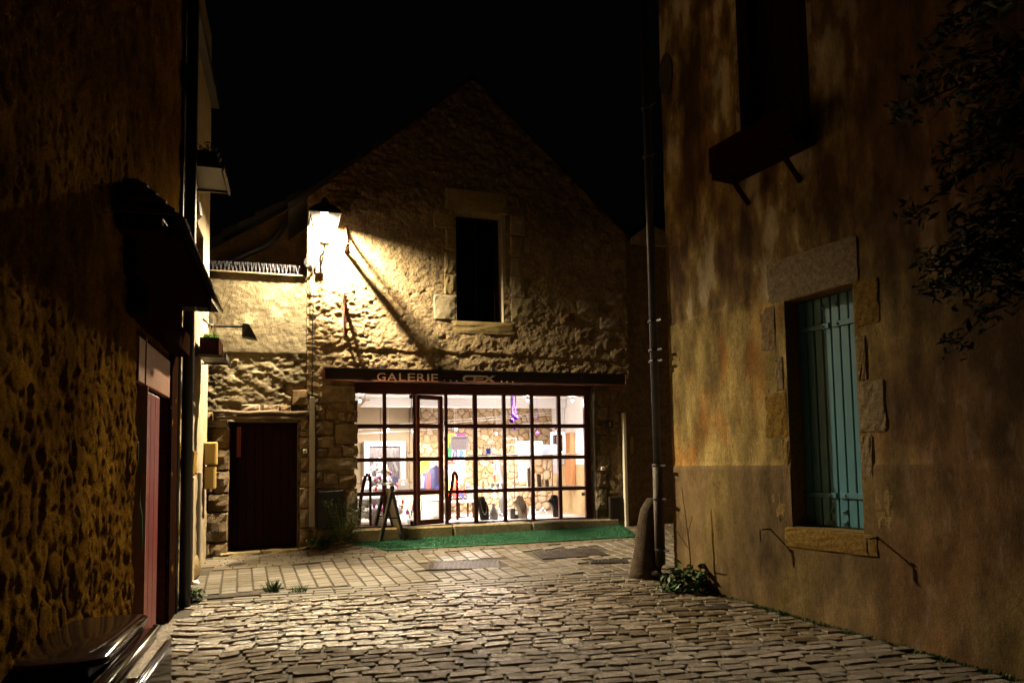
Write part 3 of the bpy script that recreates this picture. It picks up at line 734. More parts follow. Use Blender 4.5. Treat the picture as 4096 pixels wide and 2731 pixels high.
for k in range(3): part('plank', MB().box(x0+(x1-x0)*k/3+.003, -.03, .32, x0+(x1-x0)*(k+1)/3-.003, .01, 2.42, .004), M_red, ld)
part('door_edge', MB().box(x0-.02, -.045, .32, x0-.001, .06, 2.46), M_pink, ld)
part('transom', MB().box(-2.2, -.02, 2.47, -.75, .03, 2.82, .005).box(x0-.004, -.028, 2.44, x0+.016, -.0205, 2.84), M_pink, lh)
part('door_edge', MB().box(-2.24, .03, 1.35, -2.2, .09, 2.5), M_pink, ld)
part('door_handle', MB().tube([(-2.19, .03, 2.05), (-2.15, -.01, 2.0), (-2.15, -.01, 1.85), (-2.19, .03, 1.8)], .01, 6), M_black, ld)
part('doorstep', MB().box(-2.6, -.14, .2, -.4, .1, .35, .03), M_cob, lh)
can = part('canopy', MB().prism([(-3.0, 3.40), (-.55, 3.40), (-.55, 3.44), (-3.0, 3.44)], -.34, .0), M_dwood, lh)
part('fascia', MB().box(-3.0, -.36, 3.36, -.55, -.34, 3.5).box(-2.8, -.1, 3.15, -.6, 0, 3.39), M_dwood, can)
part('door_beam', MB().box(-2.7, -.16, 2.9, -.5, .0, 3.12, .01), M_dwood, lh)
EV = [(-3.12, -.42, 3.44), (-.42, -.42, 3.36)]; RT = [(-2.4, .0, 3.96), (-1.2, .0, 4.06)]
def tri_slates(a, b, c, d, rows, w):   # a-b eave, d-c ridge
    a, b, c, d = map(Vector, (a, b, c, d))
    for r_ in range(rows):
        t0, t1 = r_/rows, min(1, (r_+1.25)/rows); e0, e1 = a.lerp(d, t0), b.lerp(c, t0); f0, f1 = a.lerp(d, t1), b.lerp(c, t1)
        n = max(1, round((e1-e0).length/w))
        nn = (b-a).cross(d-a).normalized()
        if nn.z < 0: nn = -nn
        for k in range(n):
            p = [e0.lerp(e1, k/n+.004), e0.lerp(e1, (k+1)/n-.004), f0.lerp(f1, (k+1)/n-.004), f0.lerp(f1, k/n+.004)]
            q = [p[0]+nn*.035, p[1]+nn*.035, p[2]+nn*.014, p[3]+nn*.014]; q2 = [v+nn*.012 for v in q]
            j = rng.uniform(-.012, .012)
            q2 = [v+Vector((0, j*.3, 0)) for v in q2]
            part('slate', MB().add(q+q2, [(3, 2, 1, 0), (4, 5, 6, 7), (0, 1, 5, 4), (1, 2, 6, 5), (2, 3, 7, 6), (3, 0, 4, 7)]), M_slate, can)
tri_slates(EV[0], EV[1], RT[1], RT[0], 5, .24)
tri_slates((EV[1][0], EV[1][1], EV[1][2]), (-.42, 0, 3.36), RT[1], RT[1], 4, .2)
tri_slates((-3.12, 0, 3.44), EV[0], RT[0], RT[0], 4, .2)
part('roof_eave', MB().box(-7.6, -.45, 8.55, .1, .6, 8.65), M_slate, lh)
dpz = MB().tube([(-.07, -.09, .35), (-.07, -.09, 8.4)], .058, 10)
part('downpipe', dpz, M_black, lh, True)
part('downpipe', MB().tube([(.1, -.05, .35), (.1, -.05, 8.4)], .03, 8).tube([(-.3, -.03, .3), (-.3, -.03, 8.4)], .025, 8), M_black, lh, True, label='thin black conduit')
part('corner_board', MB().box(-.705, -.035, .3, -.2, .05, 3.4), M_dwood, lh)

# ------------------------------------------------------------------ plastered house on the right
rh = thing('right_house', RI, (2, .2, .3), 'brown stained plaster house with a closed teal shutter', 'house')
H_rw = (1.69, 1.165, 2.445, 3.285)
H_ru = (1.22, 4.75, 2.1, 7.2)
def d_rw(x, z):
    pl = sst(-z, -1.755, -1.735)
    cr = 3.33+.03*(x) + .06*(fbm(x*5, x*0, 90)-.5)
    return -.016*(fbm(x*2, z*2, 91)-.5) - .008*(fbm(x*14, z*14, 92)-.5) - .012*pl - .022*np.exp(-((z-cr)/.02)**2)*sst(-x, -1.6, -1.3) - .010*sst(-z, -cr-.01, -cr+.01)*sst(-x, -1.6, -1.3)
mrw = mat('stained_plaster', (.36, .265, .095), (.2, .135, .048), 3.5, .75, .8, 90, c3=(.36, .14, .025), sc3=.9, f3=(.56, .7), stretch=(1.6, 1, .55), bdist=.01, spec=.06, grain=.35)
nt = mrw.node_tree; n = nt.nodes; Lk = nt.links; bs = n['Principled BSDF']; src = bs.inputs['Base Color'].links[0].from_socket
tc = n.new('ShaderNodeTexCoord'); sx = n.new('ShaderNodeSeparateXYZ'); Lk.new(tc.outputs['Object'], sx.inputs[0])
def mrange(s, a, b, c=0, d=1):
    q = n.new('ShaderNodeMapRange'); q.inputs[1].default_value = a; q.inputs[2].default_value = b; q.inputs[3].default_value = c; q.inputs[4].default_value = d; Lk.new(s, q.inputs[0]); return q.outputs[0]
def mx(fac, a, bcol):
    q = n.new('ShaderNodeMix'); q.data_type = 'RGBA'; Lk.new(fac, q.inputs[0]); Lk.new(a, q.inputs[6]); q.inputs[7].default_value = (*bcol, 1); return q.outputs[2]
def mul(a, b):
    q = n.new('ShaderNodeMath'); q.operation = 'MULTIPLY'; Lk.new(a, q.inputs[0]); Lk.new(b, q.inputs[1]); return q.outputs[0]
nz = n.new('ShaderNodeTexNoise'); nz.inputs['Scale'].default_value = 1.6; nz.inputs['Detail'].default_value = 6
mpp = n.new('ShaderNodeMapping'); mpp.inputs['Scale'].default_value = (2, 1, .7); Lk.new(tc.outputs['Object'], mpp.inputs[0]); Lk.new(mpp.outputs[0], nz.inputs['Vector'])
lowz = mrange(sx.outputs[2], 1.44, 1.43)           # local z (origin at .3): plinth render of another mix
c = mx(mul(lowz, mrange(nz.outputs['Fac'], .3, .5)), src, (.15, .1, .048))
upz = mrange(sx.outputs[2], 2.95, 3.1)             # upper render, browner; its darkness also paints the lantern's cut-off
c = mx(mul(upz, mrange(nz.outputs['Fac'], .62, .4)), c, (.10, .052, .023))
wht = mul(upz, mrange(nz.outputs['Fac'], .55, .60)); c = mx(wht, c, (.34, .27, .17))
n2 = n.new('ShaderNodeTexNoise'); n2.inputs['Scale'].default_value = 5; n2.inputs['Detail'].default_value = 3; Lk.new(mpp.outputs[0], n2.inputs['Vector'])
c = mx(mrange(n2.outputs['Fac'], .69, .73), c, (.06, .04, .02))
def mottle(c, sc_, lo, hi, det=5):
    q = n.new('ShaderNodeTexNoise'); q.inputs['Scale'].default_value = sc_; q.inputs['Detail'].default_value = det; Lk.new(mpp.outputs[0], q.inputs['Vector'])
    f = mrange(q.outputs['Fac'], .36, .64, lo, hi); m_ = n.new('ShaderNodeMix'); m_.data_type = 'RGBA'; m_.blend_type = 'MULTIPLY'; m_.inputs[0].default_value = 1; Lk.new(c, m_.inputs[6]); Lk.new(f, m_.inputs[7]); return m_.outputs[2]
rgt = mrange(sx.outputs[0], .35, .75)  # browner zone right of the window; lantern falloff painted into the colour
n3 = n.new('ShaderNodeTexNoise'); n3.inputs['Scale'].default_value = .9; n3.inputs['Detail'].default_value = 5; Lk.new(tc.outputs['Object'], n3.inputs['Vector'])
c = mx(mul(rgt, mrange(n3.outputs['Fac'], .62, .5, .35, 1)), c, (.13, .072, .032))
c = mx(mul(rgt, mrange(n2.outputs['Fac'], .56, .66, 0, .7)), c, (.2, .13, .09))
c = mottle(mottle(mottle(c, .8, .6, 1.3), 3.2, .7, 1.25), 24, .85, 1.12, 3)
Lk.new(c, bs.inputs['Base Color'])
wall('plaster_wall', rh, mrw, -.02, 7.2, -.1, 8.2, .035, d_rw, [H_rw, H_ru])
part('wall_core', MB().box(0.03, .3, 0, 1.6, .5, 8).box(2.5, .3, 0, 7.2, .5, 8).box(1.6, .3, 0, 2.5, .5, 1.1).box(1.6, .3, 3.3, 2.5, .5, 8).box(-.02, .02, 0, .03, 4, 8), M_lplas, rh)
part('roof_eave', MB().box(-.3, -.35, 8.15, 7.4, .5, 8.3), M_slate, rh)
reveal(rh, M_rstone, H_rw, 0, .3)
for r_ in ((3083, 1043, 3420, 1190), (3042, 1228, 3102, 1405), (3102, 1428, 3134, 1562), (3062, 1572, 3150, 1752), (3128, 1756, 3160, 1922), (3083, 1936, 3150, 2108), (3405, 1120, 3515, 1300), (3415, 1345, 3465, 1520), (3425, 1522, 3542, 1725), (3440, 1740, 3492, 1930), (3505, 1945, 3580, 2145), (3165, 2125, 3500, 2210)):
    x0, z0, x1, z1 = RI.rect(*r_)
    if r_[2] < 3200: x1 = min(x1, H_rw[0]-.004)
    elif r_[0] > 3380: x0 = max(x0, H_rw[2]+.004)
    elif r_[1] < 1100: x0, x1, z0, z1 = 1.5, 2.5, H_rw[3]+.004, 3.69
    else: x0, x1, z0, z1 = 1.6, 2.56, .98, H_rw[1]-.004
    part('stone', rstone(x0, z0, x1, z1, -.005 if r_[0] != 3165 else -.018, .006, sd, 8, jit=.005), M_rstone, rh); sd += 1
shut = part('shutter', MB().box(1.66, .197, 1.13, 2.48, .22, 3.32), M_teal, rh)
for k in range(8):
    w = (2.445-1.69)/8; x0 = 1.69+k*w
    part('plank', MB().box(x0+.003, .17, 1.18, x0+w-.006, .195, 3.27, .006), M_teal, shut)
for zz in (3.0, 1.46):
    for x0, x1 in ((1.70, 2.05), (2.085, 2.43)):
        part('strap_hinge', MB().box(x0, .153, zz-.025, x1, .169, zz+.025, .004).ball((x0+.06, .15, zz), .012, 6).ball((x1-.06, .15, zz), .012, 6), M_teal, shut)
for xx in (1.98, 2.12):
    for zz in (1.22, 1.32, 3.18): part('catch_plate', MB().box(xx-.022, .159, zz-.018, xx+.022, .1695, zz+.018).ball((xx-.01, .155, zz), .008, 6).ball((xx+.01, .155, zz), .008, 6), M_teal, shut)
for u in (3086, 3516):
    x, z = RI.p(u, 2114 if u < 3200 else 2150)
    part('shutter_hook', MB().tube([(x, 0.02, z), (x, -.13, z), (x, -.15, z-.01), (x, -.15, z-.11), (x+.02, -.15, z-.12)], .008, 6).bar((x-.02, -.14, z+.002), (x+.03, -.14, z+.002), .012, .012), M_iron, rh)
reveal(rh, M_lplas, H_ru, 0, .2)
for k in range(8): part('shutter_board', MB().box(1.225+k*.109, .16, 4.76, 1.225+k*.109+.104, .19, 7.19), M_dwood, rh)
part('window_ledge', MB().box(1.1, -.3, 4.62, 2.15, .0, 4.7, .01).box(1.1, -.32, 4.7, 2.15, -.28, 4.95).bar((1.3, 0, 4.35), (1.3, -.25, 4.61), .04, .03).bar((1.95, 0, 4.35), (1.95, -.25, 4.61), .04, .03), M_dwood, rh)
x, z = RI.p(2665, 300)
part('oval_plaque', MB().add(*(lambda m: ([(x+a, -.015+c*.6, z+b) for a, b, c in [(v[0], v[1], v[2]) for v in m.v]], m.f))(MB().lathe([(.12, 0), (.12, .03)], n=20, sx=1, sy=2.1))), M_iron, rh)
PX_ = -.16
rp = MB().tube([(-.175, -.1, 8.1), (-.175, -.1, 1.75)], .048, 12); part('downpipe', rp, M_pipe, rh, True)
part('downpipe', MB().tube([(-.175, -.1, 1.76), (-.175, -.1, .62), (-.19, -.12, .53), (-.24, -.16, .5)], [.06, .06, .06, .06], 12), M_iron, rh, True, label='thick cast iron foot of the downpipe')
for zz in (6.0, 5.4, 3.42, 3.08, 2.95, 1.74, 1.36, .78):
    part('pipe_clamp', MB().lathe([(.062, -.015), (.066, 0), (.062, .015)], (-.175, -.1, zz), 12).box(-.15, -.11, zz-.01, -.02, -.09, zz+.01), M_pipe, rh)

# ------------------------------------------------------------------ darker house far right, beyond the gallery
fh = thing('far_house', FA, (3.6, .2, .6), 'dark rubble house wall between the gallery and the right house', 'house')
wall('rubble_wall', fh, M_stone, 2.8, 7.5, .4, 5.75, .06, lambda x, z: .08-.06*(fbm(x*4, z*7, 44)-.5))
part('capping', MB().prism([(2.9, 5.7), (3.25, 5.95), (3.9, 5.8), (7.5, 5.75), (7.5, 5.6), (2.9, 5.6)], .0, .5), M_stone, fh)
b = MB().box(2.78, 1.5, 5.0, 12, 7, 5.6); b.prism([(2.9, 5.6), (9, 10.2), (15, 5.6)], 3.5, 9)
part('roof', b, M_slate, fh)
#=OBJECTS
# ------------------------------------------------------------------ street lantern
LX, LY = -2.322, -.33
lan = thing('street_lantern', FA, (LX, LY, 5.08), 'blazing four sided street lantern on the corner of the gallery house', 'street lamp')
RM, BT = 5.455, 5.12
b = MB()
for i, j in ((-1, -1), (1, -1), (1, 1), (-1, 1)):
    b.tube([(LX+i*.21, LY+j*.21, RM), (LX+i*.17, LY+j*.17, 5.26), (LX+i*.11, LY+j*.11, 5.16), (LX+i*.05, LY+j*.05, 5.115)], .009, 5)
b.box(LX-.07, LY-.07, 5.085, LX+.07, LY+.07, 5.115, .01)
part('cage', b, M_black, lan)
for i, j in ((0, -1), (1, 0), (0, 1), (-1, 0)):
    t = (-j, i); part('glass_collar', MB().add([(LX+i*.205-j*w, LY+j*.205+i*w, z) for w, z in ((-.2, RM+.002), (.2, RM+.002), (.21, RM+.045), (-.21, RM+.045))], [(0, 1, 2, 3)]), M_frost, lan); P_ = lambda r, w, z: (LX+i*r+t[0]*w, LY+j*r+t[1]*w, z)
    part('glass_panel', MB().add([P_(.205, -.2, RM), P_(.205, .2, RM), P_(.165, .16, 5.26), P_(.165, -.16, 5.26), P_(.105, .1, 5.16), P_(.105, -.1, 5.16)], [(0, 1, 2, 3), (3, 2, 4, 5)]), M_frost, lan)
# hollow underside: inner skin
hat = MB()
HR = RM+.05
prof = [(.325, HR-.008), (.33, HR+.01), (.22, HR+.12), (.10, HR+.18), (.06, HR+.21), (.065, HR+.25), (.015, HR+.30)]
k0 = 0
for (r, z) in prof+[(.315, HR-.008), (.20, HR+.11), (.02, HR+.15)]:
    for j in range(4):
        w = math.pi/4+j*math.pi/2; hat.v.append((LX+r*math.cos(w), LY+r*math.sin(w), z))
def ringf(a, c):
    for j in range(4): hat.f.append((a*4+j, a*4+(j+1) % 4, c*4+(j+1) % 4, c*4+j))
for q in range(6): ringf(q, q+1)
ringf(0, 7); ringf(7, 8); ringf(8, 9)
part('hat', hat, M_black, lan)
part('bulb', MB().lathe([(.02, .07), (.05, .05), (.062, .0), (.05, -.05), (.02, -.065)], (LX, LY, 5.615), 12), M_bulb, lan, True)
b = MB().tube([(LX, LY, 5.09), (LX, LY, 5.03), (LX-.02, LY+.15, 4.99), (LX-.06, -.02, 4.98)], .016, 8)
b.tube([(LX, LY, 5.04), (LX-.03, LY+.22, 4.86), (LX-.06, -.02, 4.80)], .012, 8).box(LX-.12, -.05, 4.72, LX, -.03, 5.1, .006)
part('wall_bracket', b, M_iron, lan)
ll = bpy.data.lights.new('lantern_light', 'SPOT'); ll.spot_size = rad(162); ll.spot_blend = 1; ll.energy = 17500; ll.color = (1, .83, .53); ll.shadow_soft_size = .055
lo = bpy.data.objects.new('lantern_light', ll); COL.objects.link(lo); lo.location = FA.w(LX, LY, 5.562)

# ------------------------------------------------------------------ sign, brackets, cable
sg = thing('shop_sign', FA, (.16, -.06, 3.08), 'long dark steel beam sign reading GALERIE above the shop window', 'sign')
part('beam', MB().box(-2.3, -.10, 3.095, 2.65, .03, 3.262).box(-2.33, -.13, 3.262, 2.66, .03, 3.275), M_sign, sg)
part('rusty_flange', MB().box(-2.335, -.14, 3.075, 2.66, .03, 3.094), M_rust, sg)
part('end_plate', MB().box(-2.34, -.135, 3.0955, -2.302, .02, 3.2615).box(2.651, -.135, 3.0955, 2.668, .02, 3.2615), M_rust, sg)
for u in (1530, 1757, 1972):
    x, z = FA.p(u, 1466, -.1); part('clamp', MB().box(x-.03, -.11, 3.27, x+.03, -.04, 3.335, .006), M_black, sg)
SC = 1.809; px6 = lambda a, b_: FA.p(1250+a/SC, 1440+b_/SC, -.1)
for ch, a, c, zb, zt in (('G', 467, 527, 148, 93), ('A', 540, 610, 150, 95), ('L', 627, 675, 151, 96), ('E', 690, 742, 152, 97), ('R', 757, 815, 154, 99), ('I', 830, 843, 155, 100), ('E', 860, 908, 156, 101)):
    x0, z0 = px6(a, zb); x1, z1 = px6(c, zt); glyph('letter', ch, x0, z0, x1, z1, -.102, M_letter, sg, .008)
for a in (955, 998, 1042, 1366, 1407, 1449):
    x, z = px6(a, 150+(a-955)*.02); part('dot', MB().add(*(lambda m: ([(x+v[0], -.1-v[2], z+v[1]) for v in m.v], m.f))(MB().lathe([(.014, 0), (.014, .012), (.008, .016)], n=10))), M_letter, sg)
def lg(*q): return [px6(*t_) for t_ in q]
def stroke(poly, y1, nm='logo_stroke'): part(nm, MB().prism(lg(*poly), -.11-y1, -.1005), M_letter, sg)
stroke([(1112, 110), (1237, 112), (1254, 124), (1116, 122)], .001)
stroke([(1112, 110), (1116, 122), (1104, 130), (1103, 141), (1114, 149), (1110, 161), (1094, 153), (1087, 142), (1087, 128), (1096, 115)], .002)
stroke([(1110, 161), (1114, 149), (1236, 151), (1222, 163)], .001)
stroke([(1166, 123), (1176, 123), (1176, 149), (1166, 149)], .002)
stroke([(1177, 131), (1238, 131), (1238, 141), (1177, 141)], .0015)
stroke([(1238, 113), (1262, 113), (1323, 164), (1296, 164)], .0025)
stroke([(1296, 113), (1323, 113), (1246, 163), (1222, 163)], .0035)
def sign_bracket(u0, v0, u1, v1, lab, fl=False):
    xa, z1 = FA.p(u0, v0, -.02); xb, z0 = FA.p(u0, v1, -.02); x = xa
    t = thing('wall_bracket', FA, (x, -.02, z0), lab, 'bracket', 'rusty curved brackets on the gable')
    h = z1-z0; out = .34
    Zf = (lambda q: z0+z1-q) if fl else (lambda q: q)
    part('back_plate', MB().box(x-.025, -.03, z0, x+.025, .0, z1, .004), M_rust, t)
    part('top_arm', MB().bar((x, -.03, Zf(z1-.02)), (x, -out, Zf(z1+.04) if not fl else Zf(z1-.02)), .05, .022), M_rust, t)
    pp = [(x, -.032-out*.92*(k/7)**1.8, Zf(z0+.06+(h-.05)*(k/7) - (.03 if fl else 0))) for k in range(8)]
    b = MB()
    for k in range(7): b.bar(pp[k], pp[k+1], .035, .022, (1, 0, 0))
    part('curved_brace', b, M_rust, t)
    part('tie', MB().tube([(x, -.03, Zf(z1-.1)), (x, -.2, Zf(z1-.03))], .01, 5), M_rust, t)
sign_bracket(1383, 905, 1388, 1010, 'curved rusty bracket close to the lantern', True)
sign_bracket(1378, 1200, 1376, 1345, 'curved rusty bracket lower down the lit plaster')
b = MB(); x, z = FA.p(1240, 1052, -.05)
for k in range(4):
    b.tube([(x+.085*math.cos(w+k)*(1-.12*k), -.05-.01*k, z+.09*math.sin(w+k*1.3)*(1-.07*k)) for w in np.linspace(0, 6.6, 18)], .007, 5)
pts = [FA.p(1258, 1000, -.03), FA.p(1250, 1075, -.03), FA.p(1254, 1150, -.03), FA.p(1250, 1300, -.03), FA.p(1249, 1450, -.03), FA.p(1248, 1600, -.03)]
b.tube([(p[0], -.07, p[1]) for p in pts], .009, 6)
solo('cable', b, M_black, FA, (x, -.05, 3.2), 'black cable coiled under the lantern and dropping to the grey conduit', 'cable', smooth=True)
x0, z0 = FA.p(1248, 2106, -.06); z1 = FA.p(1249, 1588, -.06)[1]
cd_ = thing('conduit', FA, (x0, -.06, z0), 'pale grey cable cover running down beside the wooden door', 'conduit')
part('channel', MB().box(x0-.04, -.1, z0, x0+.04, -.03, z1, .008), M_conduit, cd_)
for k in range(5): zz = z0+.2+(z1-z0-.4)*k/4; part('screw', MB().box(x0-.028, -.104, zz, x0-.018, -.0995, zz+.01), M_black, cd_)
bx = thing('meter_cupboard', FA, (FA.p(1320, 2120)[0], 0, .8), 'dark metal meter cupboard door low in the rubble beside the shop', 'cupboard')
q = FA.rect(1268, 1958, 1374, 2118, -.05); part('frame', MB().box(q[0], -.05, q[1], q[2], .05, q[3], .008), M_iron, bx); part('door', MB().box(q[0]+.02, -.062, q[1]+.02, q[2]-.02, -.0505, q[3]-.02, .004), M_black, bx)
q = FA.rect(2437, 1985, 2490, 2080, -.04); vt = thing('vent_hatch', FA, (q[0], -.04, q[1]), 'small dark hatch low on the right corner stones', 'hatch')
part('frame', MB().box(q[0], -.045, q[1], q[2], .03, q[3], .008), M_iron, vt); part('door', MB().box(q[0]+.02, -.055, q[1]+.02, q[2]-.02, -.0455, q[3]-.02, .003), M_sign, vt)
q = FA.rect(1212, 1797, 1228, 1812, -.03); db = thing('doorbell', FA, (q[0], -.03, q[1]), 'small ivory bell push beside the wooden door', 'doorbell')
part('plate', MB().box(q[0], -.05, q[1], q[2], .03, q[3], .006), M_ivory, db); part('button', MB().ball(((q[0]+q[2])/2, -.052, (q[1]+q[3])/2), .012, 8), M_black, db)
q = FA.rect(2427, 1682, 2452, 1712, -.05); hn = thing('house_number', FA, (q[0], -.05, q[1]), 'dark house number plate reading 5 right of the shop', 'number plate')
part('plate', MB().box(q[0], -.055, q[1], q[2], .03, q[3], .006), M_black, hn); glyph('numeral', '5', (q[0]+q[2])/2-.018, q[1]+.03, (q[0]+q[2])/2+.018, q[3]-.03, -.056, M_ivory, hn, .003)
q = FA.rect(2406, 1867, 2420, 1880, -.05); kb = thing('bell_push', FA, (q[0], -.05, q[1]), 'tiny lit bell push on the stones right of the shop', 'doorbell')
part('plate', MB().box(q[0], -.05, q[1], q[2], .03, q[3], .005), M_white, kb); part('button', MB().box(q[0]+.015, -.055, q[1]+.02, q[2]-.015, -.0495, q[3]-.015), M_red2, kb)
x, z0 = FA.p(2506, 2108, -.05); z1 = FA.p(2502, 1650, -.05)[1]
solo('white_conduit', MB().box(x-.03, -.09, z0, x+.03, -.02, z1, .008), M_ivory, FA, (x, -.05, z0), 'white cable cover strip on the far corner behind the guard stone', 'conduit')
q = FA.rect(2519, 1745, 2532, 1812, -.02); solo('switch_box', MB().box(q[0], -.04, q[1], q[2], .03, q[3], .006).box(q[0]+.01, -.044, q[1]+.1, q[0]+.03, -.0395, q[1]+.16), M_ylw, FA, (q[0], -.02, q[1]), 'small yellowed electric box right of the white strip', 'electric box')

# ------------------------------------------------------------------ turf mat, sandwich board, guard stone
corners = [gp(1470, 2164), gp(1548, 2207), gp(2548, 2152), gp(2500, 2118)]
A_, B_, C_, D_ = [FA.loc(c) for c in corners]
A_ = (-1.95, -.07); D_ = (2.55, -.03)
V = []; nu, nv = 40, 8
for j in range(nv+1):
    for i in range(nu+1):
        s, t = i/nu, j/nv
        xx = (A_[0]*(1-s)+D_[0]*s)*(1-t)+(B_[0]*(1-s)+C_[0]*s)*t; yy = (A_[1]*(1-s)+D_[1]*s)*(1-t)+(B_[1]*(1-s)+C_[1]*s)*t
        q = FA.w(xx, yy, 0); V.append((xx, yy, float(gz(q[0], q[1]))+.032+.004*math.sin(i*1.3+j)))
Qd = [(j*(nu+1)+i, j*(nu+1)+i+1, (j+1)*(nu+1)+i+1, (j+1)*(nu+1)+i) for j in range(nv) for i in range(nu)]
mt = thing('turf_mat', FA, (0, -.4, .6), 'long green artificial turf mat in front of the shop step', 'mat')
b = MB(); b.add(V+[(x, y, z-.02) for x, y, z in V], Qd+[tuple(k+len(V) for k in f[::-1]) for f in Qd])
edge = list(range(nu+1))+[j*(nu+1)+nu for j in range(1, nv+1)]+[nv*(nu+1)+i for i in range(nu-1, -1, -1)]+[j*(nu+1) for j in range(nv-1, 0, -1)]
n0 = len(V); b.f += [(edge[i], edge[(i+1) % len(edge)], edge[(i+1) % len(edge)]+n0, edge[i]+n0) for i in range(len(edge))]
part('backing', b, M_mat, mt, True)
b = MB(); r = random.Random(3)
for _ in range(26000):
    s, t = r.random(), r.random()
    xx = (A_[0]*(1-s)+D_[0]*s)*(1-t)+(B_[0]*(1-s)+C_[0]*s)*t; yy = (A_[1]*(1-s)+D_[1]*s)*(1-t)+(B_[1]*(1-s)+C_[1]*s)*t
    i, j = min(int(s*nu), nu-1), min(int(t*nv), nv-1); z = V[j*(nu+1)+i][2]
    a = r.uniform(0, 6.28); w = .004; h = r.uniform(.012, .024); dx, dy = r.uniform(-.01, .01), r.uniform(-.01, .01)
    k = len(b.v); b.v += [(xx-w*math.cos(a), yy-w*math.sin(a), z-.002), (xx+w*math.cos(a), yy+w*math.sin(a), z-.002), (xx+dx, yy+dy, z+h)]; b.f.append((k, k+1, k+2))
me = bpy.data.meshes.new('turf_blades'); o_ = ORG[mt]; me.from_pydata([(x-o_[0], y-o_[1], z-o_[2]) for x, y, z in b.v], [], b.f); put('turf_blades', me, M_mat, mt, kind='stuff')

def mp(u, v): q = gp(u, v); return Vector((q[0], q[1], q[2]+.022))
f1, f2, f3 = mp(1518, 2172), mp(1622, 2170), mp(1485, 2152)
n1 = f3 + (f2-f1); ap = Vector((0, 0, 0))
mid = (f1+f2)/2; wv = (f3-f1)        # f1,f2: front-facing A; wv: board width
wv = wv.normalized()*.52; wv.z = 0
ap1 = mid + Vector((0, 0, .84)); 
sb = thing('sandwich_board', W0, tuple(mid+wv*.5), 'open black framed sandwich board standing on the turf mat', 'sandwich board')
for ft, nm in ((f1, 'panel_frame'), (f2, 'panel_frame')):
    a0, a1 = ft, ap1; b0, b1 = ft+wv, ap1+wv; b = MB()
    nn = wv.cross(a1-a0).normalized()
    off = nn*.018*(1 if ft is f1 else -1)
    b.bar(a0+off, a1+off, .035, .055, wv); b.bar(b0+off, b1+off, .035, .055, wv)
    if ft is f1:
        lf = (f1-f2).normalized()*.033
        for p_, q_ in ((a0, a1), (b0, b1)): part('edge_highlight', MB().bar(p_+off+lf*.9, q_+off+lf*.6, .03, .006, wv), M_ivory, sb)  # added pale strips: the lantern's highlight on the left leg edges, as colour
    e0, e1 = a0.lerp(a1, .07), b0.lerp(b1, .07); b.bar(e0+off, e1+off, .03, .1, a1-a0)
    fr_ = part(nm, b, M_black, sb)
    if ft is f2:
        c = [a0.lerp(a1, .12)+wv*.04, b0.lerp(b1, .12)-wv*.04, b0.lerp(b1, .95)-wv*.04, a0.lerp(a1, .95)+wv*.04]
        c = [q+off for q in c]; c2 = [q+nn*.008 for q in c]
        part('board', MB().add(c+c2, [(3, 2, 1, 0), (4, 5, 6, 7), (0, 1, 5, 4), (1, 2, 6, 5), (2, 3, 7, 6), (3, 0, 4, 7)]), M_cream, sb, label='blank pale board')
part('top_rail', MB().bar(ap1-wv*.02+Vector((0, 0, .02)), ap1+wv*1.02+Vector((0, 0, .02)), .11, .035), M_white, sb)
for w_ in (.02, .98): part('stay', MB().bar(f1.lerp(ap1, .42)+wv*w_, f2.lerp(ap1, .42)+wv*w_, .014, .02), M_black, sb)

gs = gp(2578, 2312); z0 = float(gz(gs[0], gs[1]))-.05; b = MB(); prof = []
for k in range(9):
    t = k/8; prof.append((.185*(1-.45*t**1.3)*(1 if k < 8 else .5)*(1.08 if k == 0 else 1), t*.98))
b.lathe(prof, (gs[0], gs[1], z0), 14, 1, .9)
b.v = [(x+.02*(vn(np.array(z*4.), np.array(x*9.), 3)-.5)+.10*(z-z0), y+.02*(vn(np.array(z*5.), np.array(y*9.), 7)-.5), z) for x, y, z in b.v]
solo('guard_stone', b, mat('dark_guard_granite', (.085, .06, .04), (.05, .034, .022), 9, .8, .9, 50, spec=.1), W0, (gs[0], gs[1], z0), 'tall rounded guard stone at the foot of the right house corner', 'guard stone', smooth=True)

# ------------------------------------------------------------------ covers and drains in the paving
def cover(pts, name, lab, cat, nx, ny, hole, m, grp=None, inset=.05):
    C4 = sum(pts)/4; ex = ((pts[1]-pts[0])+(pts[2]-pts[3]))/2; ey = ((pts[3]-pts[0])+(pts[2]-pts[1]))/2
    ex, ey = ex[:2], ey[:2]; lx = float(np.linalg.norm(ex)); ux = ex/lx; uy = np.array([-ux[1], ux[0]]); ly = abs(float(ey @ uy))
    f = Fr(C4[:2], tuple(ux)); z = float(gz(*C4[:2]))
    t = thing(name, f, (0, 0, z), lab, cat, grp)
    t.rotation_euler = (math.atan(.05*uy[1]), -math.atan(.05*ux[1]), f.ang)
    fr = MB()
    for (x0, y0, x1, y1) in ((-lx/2, -ly/2, lx/2, -ly/2+.03), (-lx/2, ly/2-.03, lx/2, ly/2), (-lx/2, -ly/2+.03, -lx/2+.03, ly/2-.03), (lx/2-.03, -ly/2+.03, lx/2, ly/2-.03)): fr.box(x0, y0, z-.03, x1, y1, z+.016)
    part('rim', fr, m, t)
    part('plate', MB().box(-lx/2+.03, -ly/2+.03, z-.03, lx/2-.03, ly/2-.03, z+(-.01 if hole else .008)), M_black if hole else m, t)
    for j in range(ny):
        for i in range(nx):
            w, h = (lx-.07)/nx, (ly-.07)/ny; x0 = -lx/2+.035+i*w; y0 = -ly/2+.035+j*h
            part('bar' if hole else 'stud', MB().box(x0+w*.12, y0+h*.12, z-.005, x0+w*.88, y0+h*.88, z+.017), m, t)
